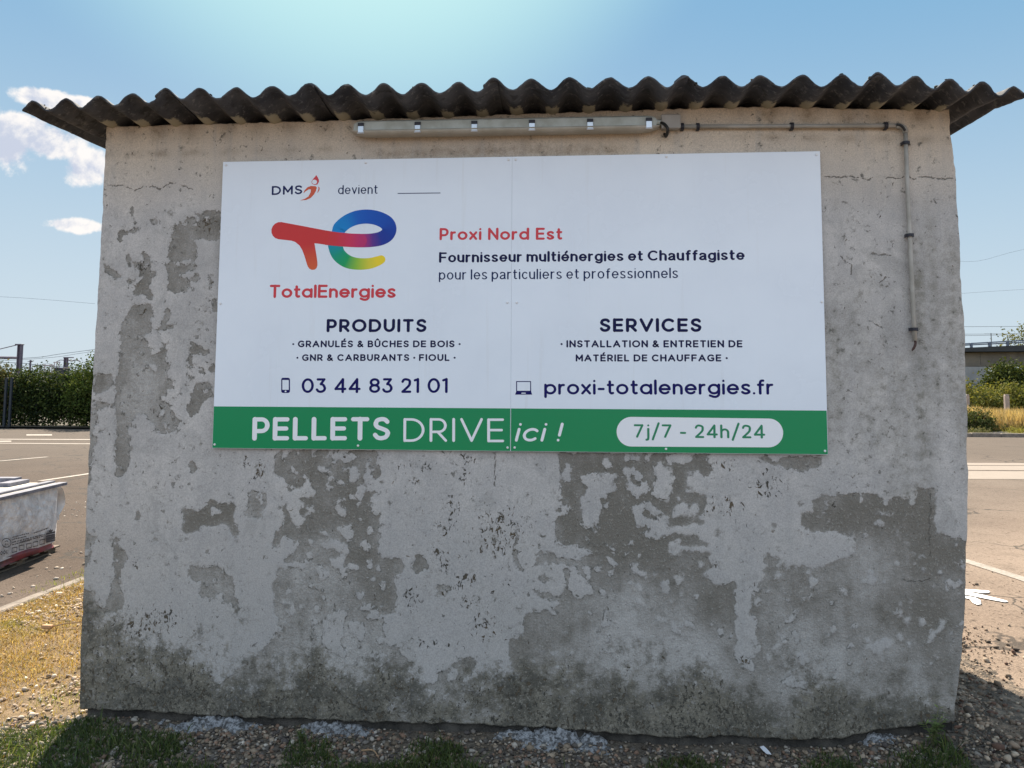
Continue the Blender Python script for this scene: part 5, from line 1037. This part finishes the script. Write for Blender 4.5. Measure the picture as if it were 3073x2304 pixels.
# printing on the front of the wrap
M_print = mat('black_print', (.03, .03, .04), .5)
fy = -.042
def pq(px, py): # pixel -> plane of the wrapped front
    n = uy; d = ray(px, py); o = O_+uy*fy; s = ((o-CP)@n)/(d@n); P = CP+d*s; return (P-O_)@ux, P[2]
def z2(a, b): return pq(a*.2413, 1350+b*.2413)
def pm(name, strokes, h):
    V = []; F = []; n = 0
    for k, s in enumerate(strokes):
        v, f, _ = ribbon([np.array(z2(*p)) for p in s], h, False); V += [pp(a, fy-.0003*(k % 5), z) for a, z in v]; F += [tuple(i+n for i in q) for q in f]; n += len(v)
    return mesh(name, V, F, M_print, pal_o)
pm('printed_ring', [[(80+58*math.cos(g), 1155+54*math.sin(g)) for g in np.linspace(0, 6.2832, 25)], [(60, 1140), (78, 1130), (100, 1135)], [(62, 1190), (64, 1170), (76, 1168), (78, 1190)], [(92, 1165), (100, 1190)]], .004)
rows = []
for (x0, y0, x1, y1) in ((155, 1085, 360, 1035), (155, 1113, 330, 1072), (150, 1150, 550, 1050), (150, 1180, 380, 1120), (420, 1035, 600, 970), (250, 1145, 545, 1070)):
    a = 0.
    while a < 1: b = min(1, a+rng.uniform(.05, .13)); rows.append([(x0+(x1-x0)*a, y0+(y1-y0)*a), (x0+(x1-x0)*b, y0+(y1-y0)*b)]); a = b+.025
pm('printed_lines', rows, .0045)
sq = []
for cx, cy in ((180, 1240), (268, 1212), (358, 1190), (440, 1168), (523, 1142)): sq.append([(cx-30, cy-20), (cx+30, cy-32), (cx+30, cy+22), (cx-30, cy+34), (cx-30, cy-20)])
pm('printed_squares', sq, .004)
pm('printed_label', [[(575, 1045), (685, 1020)], [(572, 1075), (685, 1050)], [(572, 1100), (685, 1072)], [(572, 1122), (685, 1094)], [(572, 1145), (685, 1118)], [(628, 985), (632, 1015)], [(606, 1005), (630, 1018)], [(655, 995), (630, 1018)]], .0085)
g = []
for i, ch in enumerate('00L'):
    st, W_ = glyph(ch, .14); 
    for s in st: g.append([(8+i*36+p[0]*34, 1305-i*9-p[1]*42-p[0]*8) for p in s])
pm('printed_lettering', g, .0042)
# ------------------------------------------------------------------ distance, left: hedge and railway
M_leaf = colattr('leaves', .8, .22, .08)
M_bark = mottled('bark', (.10, .075, .05), (.06, .045, .03), 8, .9, 5)
def leaves(name, P, size, cols, parent, flatten=.7):
    n = len(P); Rm = rotm(n); q = np.array([(-.5, 0, 0), (0, .28, .05), (.5, 0, 0), (0, -.28, .05)]); V = np.einsum('nij,kj->nki', Rm, q)*size[:, None, None]+P[:, None, :]
    F = (np.array([(0, 3, 2, 1)])+4*np.arange(n)[:, None, None]).reshape(-1, 4); return mesh(name, V.reshape(-1, 3), F, M_leaf, parent, False, None, np.repeat(cols, 4, 0))
def foliage(name, blobs_, n, size, cs, parent, shell=.55):
    """leaf clumps filled into ellipsoids: (x, y, z, rx, ry, rz)"""
    w_ = np.array([b[3]*b[4]*b[5] for b in blobs_])**.75; w_ /= w_.sum(); P = []
    for b, k in zip(blobs_, (w_*n).astype(int)):
        nc = max(6, k//22); d = rng.normal(size=(nc, 3)); d /= np.linalg.norm(d, axis=1)[:, None]; r = rng.uniform(shell, 1.03, (nc, 1))**.7; C_ = d*r
        p = np.repeat(C_, max(1, k//nc), 0); p = p*np.array(b[3:])+rng.normal(size=p.shape)*size*1.6+np.array(b[:3]); P.append(p)
    P = np.vstack(P); P = P[P[:, 2] > .02]; n = len(P)
    return leaves(name, P, rng.uniform(.6, 1.3, n)*size, pal(n, cs, .22), parent)
def plant(name, x, y, blobs_, n, size, cs, label, cat, group=None, trunk=True, z0=0.):
    r = empty(name, (x, y, z0), label, cat, group); 
    m = MB(); top = max(b[2] for b in blobs_)
    for b in blobs_[:5]: m.tube(cr([(x+rng.uniform(-.1, .1), y, z0-.05), (x*.5+b[0]*.5+rng.uniform(-.15, .15), y*.5+b[1]*.5, z0+(b[2]-z0)*.55), (b[0], b[1], b[2]+b[5]*.4)], 4), list(np.linspace(.02*top+.015, .012, 9)), 6)
    m.build('trunk' if cat == 'tree' else 'stems', M_bark, r); foliage('crown' if cat == 'tree' else 'foliage', blobs_, n, size, cs, r); return r
GH = [(.050,.078,.018),(.065,.095,.022),(.085,.11,.028),(.038,.06,.016),(.10,.12,.035)]
HY = 28.2
hx0, hx1 = Yp(-420, 1200, HY)[0], Yp(520, 1200, HY)[0]
bl = []; xx = hx0
while xx < hx1:
    hh = 2.25+.45*(vnoise(np.array([xx]), np.array([0.]), .35, 120, 2)[0]-.5)*2+rng.uniform(-.12, .12)
    bl.append((xx, HY+rng.uniform(-.2, .2), hh*.5, .95, .75, hh*.52)); bl.append((xx+.3, HY-.25, hh*.30, .9, .55, hh*.34)); bl.append((xx+.2, HY+.3, hh*.72, .7, .6, hh*.28)); xx += .72
hd = empty('hedge', ((hx0+hx1)/2, HY, 0), 'long dark green hedge along the far edge of the car park left of the shed', 'hedge')
m = MB()
for b in bl[::3]: m.tube([(b[0], HY, 0), (b[0]+.1, HY, b[2]*1.6)], [.04, .015], 5)
m.build('stems', M_bark, hd); foliage('foliage', bl, 95000, .115, [(.024,.040,.010),(.036,.054,.014),(.048,.068,.018),(.018,.029,.008),(.075,.09,.028)], hd, .15)
def shrub_px(name, px, Yd, pyt, w_, n, cs, label, cat='shrub', size=.10, base=0., group=None):
    c = Yp(px, 1200, Yd); top = Yp(px, pyt, Yd)[2]; h = top-base
    bl = [(c[0], Yd, base+h*.55, w_*.5, w_*.45, h*.46), (c[0]-w_*.25, Yd+.1, base+h*.35, w_*.35, w_*.35, h*.34), (c[0]+w_*.28, Yd-.1, base+h*.40, w_*.33, w_*.3, h*.38), (c[0]+w_*.08, Yd, base+h*.80, w_*.25, w_*.25, h*.20)]
    return plant(name, c[0], Yd, bl, n, size, cs, label, cat, group, True, base)
shrub_px('tall_shrub', 285, 27.6, 1066, 2.1, 7000, GH, 'taller bright-topped shrub at the hedge end beside the shed corner')
shrub_px('brown_shrub', -14, 27.9, 1098, 1.5, 3500, [(.12,.10,.04),(.15,.12,.05),(.08,.09,.03)], 'brownish shrub standing in the hedge at the left edge of the photo')
# two dark posts in front of the hedge
M_dark = mat('dark_painted_steel', (.02, .026, .034), .55, .2)
for px, lab in ((12, 'dark steel post before the hedge, the nearer the edge of the photo'), (28, 'dark steel post before the hedge, next to the other post')):
    c = Yp(px, 1270, 27.0); r = empty('fence_post', (c[0], 27.0, 0), lab, 'post', 'dark posts before the hedge'); MB().bbox((c[0]-.045, 26.96, 0), (c[0]+.045, 27.04, 1.95), .006).build('post', M_dark, r); MB().bbox((c[0]-.055, 26.95, 1.951), (c[0]+.055, 27.05, 1.98), .006).build('cap', M_dark, r); MB().bbox((c[0]-.09, 26.92, 0), (c[0]+.09, 26.955, .02), .004).build('foot_plate', M_dark, r)
# railway masts
M_mast = mottled('mast_steel', (.15, .12, .15), (.10, .08, .11), 2, .7, 4)
M_wire = mat('wire', (.12, .13, .15), .6)
def mast(px, pyt, Yd, wpx, label):
    c = Yp(px, 1075, Yd); top = Yp(px, pyt, Yd)[2]; w2 = abs(Yp(px+wpx/2, 1075, Yd)[0]-c[0]); r = empty('railway_mast', (c[0], Yd, 0), label, 'mast', 'railway masts beyond the hedge')
    m = MB().bbox((c[0]-w2, Yd-w2, 0), (c[0]-w2*.65, Yd+w2, top), .01); m.bbox((c[0]+w2*.65, Yd-w2, 0), (c[0]+w2, Yd+w2, top), .01); m.box((c[0]-w2*.65, Yd-.03, 0), (c[0]+w2*.65, Yd+.03, top)); m.build('post', M_mast, r); return r, c[0], top, w2
r, x0, zt_, w2 = mast(59, 1032, 100., 11, 'tall railway mast with a long crossbeam and a slanting tie, beyond the hedge')
a = Yp(54, 1073.5, 100); b_ = Yp(-700, 1045, 100); MB().tube([(a[0], 100, a[2]), (b_[0], 100, a[2]+.6)], .17, 6).build('crossbeam', M_mast, r); a = Yp(54, 1034, 100); b_ = Yp(-200, 1095, 100); MB().tube([(a[0], 100, a[2]), (b_[0], 100, b_[2])], .06, 6).build('tie', M_mast, r)
a = Yp(53, 1033, 100); MB().bbox((a[0]-.2, 99.7, a[2]-.1), (x0+w2+.02, 100.4, a[2]+.05), .02).build('cap', M_mast, r)
r, x0, zt_, w2 = mast(198.5, 1074, 118., 9, 'railway mast with a bracket arm towards the shed, beyond the hedge')
MB().bbox((x0-w2*1.5, 117.8, zt_+.001), (Yp(220, 1070, 118)[0], 118.2, zt_+.14), .02).build('arm', M_mast, r)
P = [Yp(q[0], q[1], 118.) for q in ((206, 1080), (215, 1083), (228, 1080), (240, 1084))]; MB().tube(cr(P, 4), .09, 6).build('bracket', M_mast, r); P = [Yp(q[0], q[1], 118.) for q in ((193, 1081), (181, 1080), (166, 1087))]; MB().tube(P, .06, 5).build('stay', M_mast, r)
r, x0, zt_, w2 = mast(92, 1080, 135., 3.6, 'thin distant railway mast between the other two masts')
MB().bbox((x0-.5, 134.9, zt_-.3), (x0+.5, 135.1, zt_-.2), .02).build('arm', M_mast, r)
# signal cabin
sb = empty('signal_box', tuple(Yp(176, 1200, 112)*np.array((1, 1, 0))), 'dark signal cabin with a pale roof frame above the hedge', 'hut')
a, b_ = Yp(162, 1119, 112), Yp(190, 1106, 112); M_cab = mat('cabin_dark', (.03, .032, .04), .7); M_pale = mat('cabin_pale', (.42, .36, .36), .7)
MB().bbox((a[0], 112, 0), (b_[0], 113.5, b_[2]), .03).build('wall', M_cab, sb); MB().bbox((a[0]-.1, 111.9, b_[2]+.002), (b_[0]+.1, 113.6, b_[2]+.15), .03).build('roof', M_mast, sb)
m = MB()
for px in (163, 170, 178): c = Yp(px, 1100, 112.5); m.tube([(c[0], 112.5, b_[2]+.15), (c[0], 112.5, b_[2]+1.05)], .07, 5)
c0_, c1_ = Yp(160, 1095, 112.5), Yp(181, 1094, 112.5); m.tube([(c0_[0], 112.5, b_[2]+.95), (c1_[0], 112.5, b_[2]+1.0)], .07, 5); m.build('frame', M_pale, sb)
c0_, c1_ = Yp(135, 1096, 120), Yp(156, 1096, 120)
tr_ = empty('trackside_gantry', (c0_[0], 120, 0), 'small grey trackside gantry left of the signal cabin', 'gantry')
m = MB()
for c in (c0_, c1_): m.tube([(c[0], 120, 0), (c[0], 120, c[2]+.2)], .09, 5)
m.build('legs', M_pale, tr_); MB().tube([(c0_[0]-.4, 120, c0_[2]), (c1_[0]+.4, 120, c1_[2])], .10, 5).build('beam', M_pale, tr_)
def wire(pts, Yd, r, label, grp='overhead wires'):
    P = cr([Yp(px, py, Yd) for px, py in pts], 5); tag(MB().tube(P, r, 4, False).build('overhead_wire', M_wire), label, 'wire', grp)
for pts, Yd, rr, lab in (([(-300, 1086), (66, 1075), (180, 1062), (330, 1042)], 100., .028, 'upper overhead railway wire rising towards the shed on the left'), ([(-300, 1098), (110, 1076), (240, 1060), (330, 1048)], 118., .026, 'second overhead railway wire below the upper one on the left'), ([(-300, 1085), (30, 1088), (120, 1096), (230, 1103)], 100., .035, 'low dark contact wire just above the hedge on the left'), ([(-300, 1104), (60, 1097), (150, 1090)], 118., .02, 'faint wire crossing behind the tall railway mast'), ([(-400, 872), (0, 890), (140, 899), (285, 911)], 150., .022, 'thin high power line falling towards the shed on the left')):
    wire(pts, Yd, rr, lab)
# blue-grey treeline and low sheds far beyond the railway
GD = [(.055,.075,.03),(.075,.09,.04),(.045,.06,.028)]
for i, (px, pyt, w_) in enumerate(((-160, 1105, 9), (20, 1112, 8), (118, 1108, 7), (150, 1112, 6), (225, 1112, 8), (330, 1100, 9))):
    shrub_px('distant_tree', px, 160., pyt, w_*1.2, 1300, GD, ['hazy tree beyond the railway at the left edge', 'hazy tree beyond the railway behind the tall mast', 'hazy tree beyond the railway left of the gantry', 'hazy tree beyond the railway behind the gantry', 'hazy tree beyond the railway right of the cabin', 'hazy tree beyond the railway hidden by the shed corner'][i], 'tree', .55, 0., 'trees beyond the railway')
# ------------------------------------------------------------------ distance, right: bridge, scrub and dry grass
BY = 95.
M_conc = mottled('bridge_concrete', (.15, .135, .112), (.10, .092, .08), .5, .9, 6); M_concd = mottled('bridge_dark_edge', (.030, .034, .038), (.022, .025, .03), 1, .8, 5); M_rail = mat('railing_blue_grey', (.075, .10, .15), .5, .3); M_pier = mottled('pier_concrete', (.25, .26, .265), (.19, .20, .21), .6, .9, 6)
br = empty('road_bridge', tuple(Yp(2950, 1200, BY)*np.array((1, 1, 0))), 'concrete road bridge with dark edge and blue-grey railing right of the shed', 'bridge')
def bpt(px, py): return Yp(px, py, BY)
def beam(px0, py0t, py0b, px1, py1t, py1b, yoff, dep, name, M):
    a, b_, c, d = bpt(px0, py0b), bpt(px1, py1b), bpt(px1, py1t), bpt(px0, py0t); P = [q+np.array((0, yoff, 0)) for q in (a, b_, c, d)]
    return MB().prism([tuple(q) for q in P[::-1]], (0, dep, 0)).build(name, M, br)
ext = lambda y0, y1, px: y0+(y1-y0)*(px-2895)/(3073-2895)
PX0, PX1 = 2480, 3700
beam(PX0, ext(1043.9, 1035.8, PX0), ext(1056, 1054.8, PX0), PX1, ext(1043.9, 1035.8, PX1), ext(1056, 1054.8, PX1), -.8, 9.6, 'deck_edge', M_concd)
beam(PX0, ext(1056.2, 1055, PX0), ext(1099.5, 1096.8, PX0), PX1, ext(1056.2, 1055, PX1), ext(1099.5, 1096.8, PX1), 0., 8., 'girder', M_conc)
def rl(y0, y1): a, b_ = bpt(PX0, ext(y0, y1, PX0)), bpt(PX1, ext(y0, y1, PX1)); return [a+np.array((0, -.6, 0)), b_+np.array((0, -.6, 0))]
for y0, y1 in ((1031.8, 1021.5), (1036, 1027)): MB().tube(rl(y0, y1), .07, 6).build('rail', M_rail, br)
for i in range(-7, 13):
    px = 2907.5+i*54; c = bpt(px, ext(1043.9, 1035.8, px)); t_ = bpt(px, ext(1030.6, 1020.2, px)); MB().bbox((c[0]-.13, BY-.72, c[2]), (c[0]+.13, BY-.48, t_[2]), .02).build('railing_post', M_rail, br)
ga = bpt(2895, 1099); P = [bpt(2860, 1100.2), bpt(2968, 1099.8), bpt(2961, 1150), bpt(2957, 1225), bpt(2866, 1225), bpt(2864, 1150)]
MB().prism([tuple(q) for q in P], (0, 5., 0)).build('pier', M_pier, br)
MB().prism([tuple(bpt(*q)+np.array((0, -.03, 0))) for q in ((2915, 1151), (2948, 1153.5), (2948, 1155), (2915, 1153))], (0, .028, 0)).build('pier_joint', M_concd, br)
a, b_ = bpt(2941, 1058), bpt(2942.5, 1096); MB().box((a[0], BY-.03, b_[2]), (b_[0]+.02, BY-.002, a[2])).build('girder_joint', M_concd, br)
for pts, lab in (([(2700, 981), (2890, 980), (3073, 979), (3400, 975)], 'uppermost overhead wire above the bridge railing'), ([(2700, 1003), (2973, 1002), (3073, 1000), (3400, 995)], 'middle overhead wire above the bridge railing'), ([(2700, 1008), (2890, 1007), (3073, 1004), (3400, 1000)], 'lower overhead wire above the bridge railing'), ([(2700, 742), (2900, 785), (3073, 748), (3400, 690)], 'faint high power line crossing the sky right of the shed'), ([(2700, 895), (2890, 880), (3073, 868), (3400, 850)], 'faint wire halfway up the sky right of the shed')):
    wire(pts, 140., .03 if 'faint' not in lab else .016, lab)
c = Yp(2974, 1001, 138); rm = empty('line_pole', (c[0], 138, 0), 'thin line pole carrying wires beyond the bridge', 'pole'); MB().tube([(c[0], 138, 0), (c[0], 138, c[2]+.1)], .08, 6).build('post', M_wire, rm); MB().tube([(c[0]-1.1, 138, c[2]-.05), (c[0]+1.1, 138, c[2]-.05)], .05, 5).build('arm', M_wire, rm)
GL = [(.12,.125,.030),(.15,.15,.04),(.09,.105,.03),(.19,.17,.05)]; GM = [(.075,.095,.025),(.10,.11,.03),(.05,.07,.02)]
shrub_px('tree', 3090, 120., 972, 9.5, 3500, [(.10,.11,.04),(.13,.13,.055)], 'pale tree rising behind the bridge at the right edge of the photo', 'tree', .42)
for px, Yd, pyt, w_, n, cs, lab in ((3026, 62., 1100, 3.1, 12000, [(.05,.066,.018),(.035,.05,.015),(.07,.085,.025)], 'dark green tree under the bridge right of the pier'), (3130, 64., 1098, 3.6, 9000, [(.05,.066,.018),(.035,.05,.015),(.07,.085,.025)], 'dark green tree under the bridge at the right edge'),):
    shrub_px('tree', px, Yd, pyt, w_, n, cs, lab, 'tree', .24)
for px, Yd, pyt, w_, n, cs, lab in ((2945, 44., 1176, 2.2, 4200, GL, 'bright green bush below the bridge pier'), (3025, 46., 1160, 2.9, 4800, GL, 'bright yellow-green bush behind the pale fence post'), (3115, 45., 1170, 2.6, 3600, GL, 'bright green bush at the right edge of the photo'), (2904, 43., 1148, .55, 900, GL, 'slender yellow-green bush before the bridge pier')):
    shrub_px('bush', px, Yd, pyt, w_, n, cs, lab, 'bush', .17)
shrub_px('shrub', 2916, 28.45, 1238, 1.25, 4500, [(.055,.075,.022),(.07,.085,.03),(.10,.09,.04)], 'dark round shrub in the dry grass next to the shed edge', 'shrub', .09)
shrub_px('shrub', 2926, 26.9, 1298, .72, 1500, [(.14,.145,.06),(.11,.12,.05),(.18,.16,.08)], 'small olive shrub on the far kerb next to the shed edge', 'shrub', .055, .1)
shrub_px('shrub', 3056, 27.1, 1294, .8, 1300, [(.24,.22,.05),(.20,.20,.05),(.28,.25,.07)], 'small yellow-green plant on the far kerb at the right edge', 'shrub', .055, .1)
M_cpost = mottled('concrete_post', (.36, .29, .25), (.27, .22, .19), 5, .9, 5)
def cpost(px, pyt, Yd, w_, lab):
    c = Yp(px, 1200, Yd); z = Yp(px, pyt, Yd)[2]; r = empty('concrete_post', (c[0], Yd, 0), lab, 'post', 'concrete fence posts in the dry grass')
    m = MB().bbox((c[0]-w_/2, Yd-w_/2, 0), (c[0]+w_/2, Yd+w_/2, z), .02); m.build('post', M_cpost, r); MB().bbox((c[0]-w_*.42, Yd-w_*.42, z+.002), (c[0]+w_*.42, Yd+w_*.42, z+.05), .02).build('post_top', M_cpost, r)
cpost(3020.5, 1186, 36., .19, 'pale square concrete fence post standing in the dry grass'); cpost(2904, 1186, 36., .13, 'thin concrete fence post in the dry grass beside the shed edge')
# dry grass belt
x, y = scatter(42000, 13.2, 22, 28.7, 41.5); hz_ = rng.uniform(.35, 1.05, len(x))*(.7+.5*vnoise(x, y, .8, 131, 2))
dg = blades('dry_grass', x, y, hz_, rng.uniform(.015, .035, len(x)), pal(len(x), [(.42,.30,.15),(.48,.36,.20),(.36,.25,.12),(.28,.21,.11)], .2), .28, x*0+.02)
tag(dg, 'tall golden dry grass on the verge beyond the car park', 'grass', kind='stuff')
x, y = scatter(9000, 13.2, 22, 28.4, 29.2); tag(blades('verge_grass', x, y, rng.uniform(.1, .4, len(x)), rng.uniform(.012, .03, len(x)), pal(len(x), [(.16,.12,.05),(.10,.09,.04),(.22,.16,.07)], .2), .5, x*0+.05), 'low brown grass at the edge of the verge path', 'grass', kind='stuff')
sheet('verge', [(8, 28.6), (120, 28.6), (120, 150), (8, 150)], .03, mottled('dry_verge_soil', (.26, .19, .09), (.16, .13, .06), .8, .95, 6))
sheet('verge', [(-120, 26.9), (-6, 26.9), (-6, 150), (-120, 150)], .03, mottled('hedge_soil', (.10, .08, .05), (.06, .055, .035), .8, .95, 6))
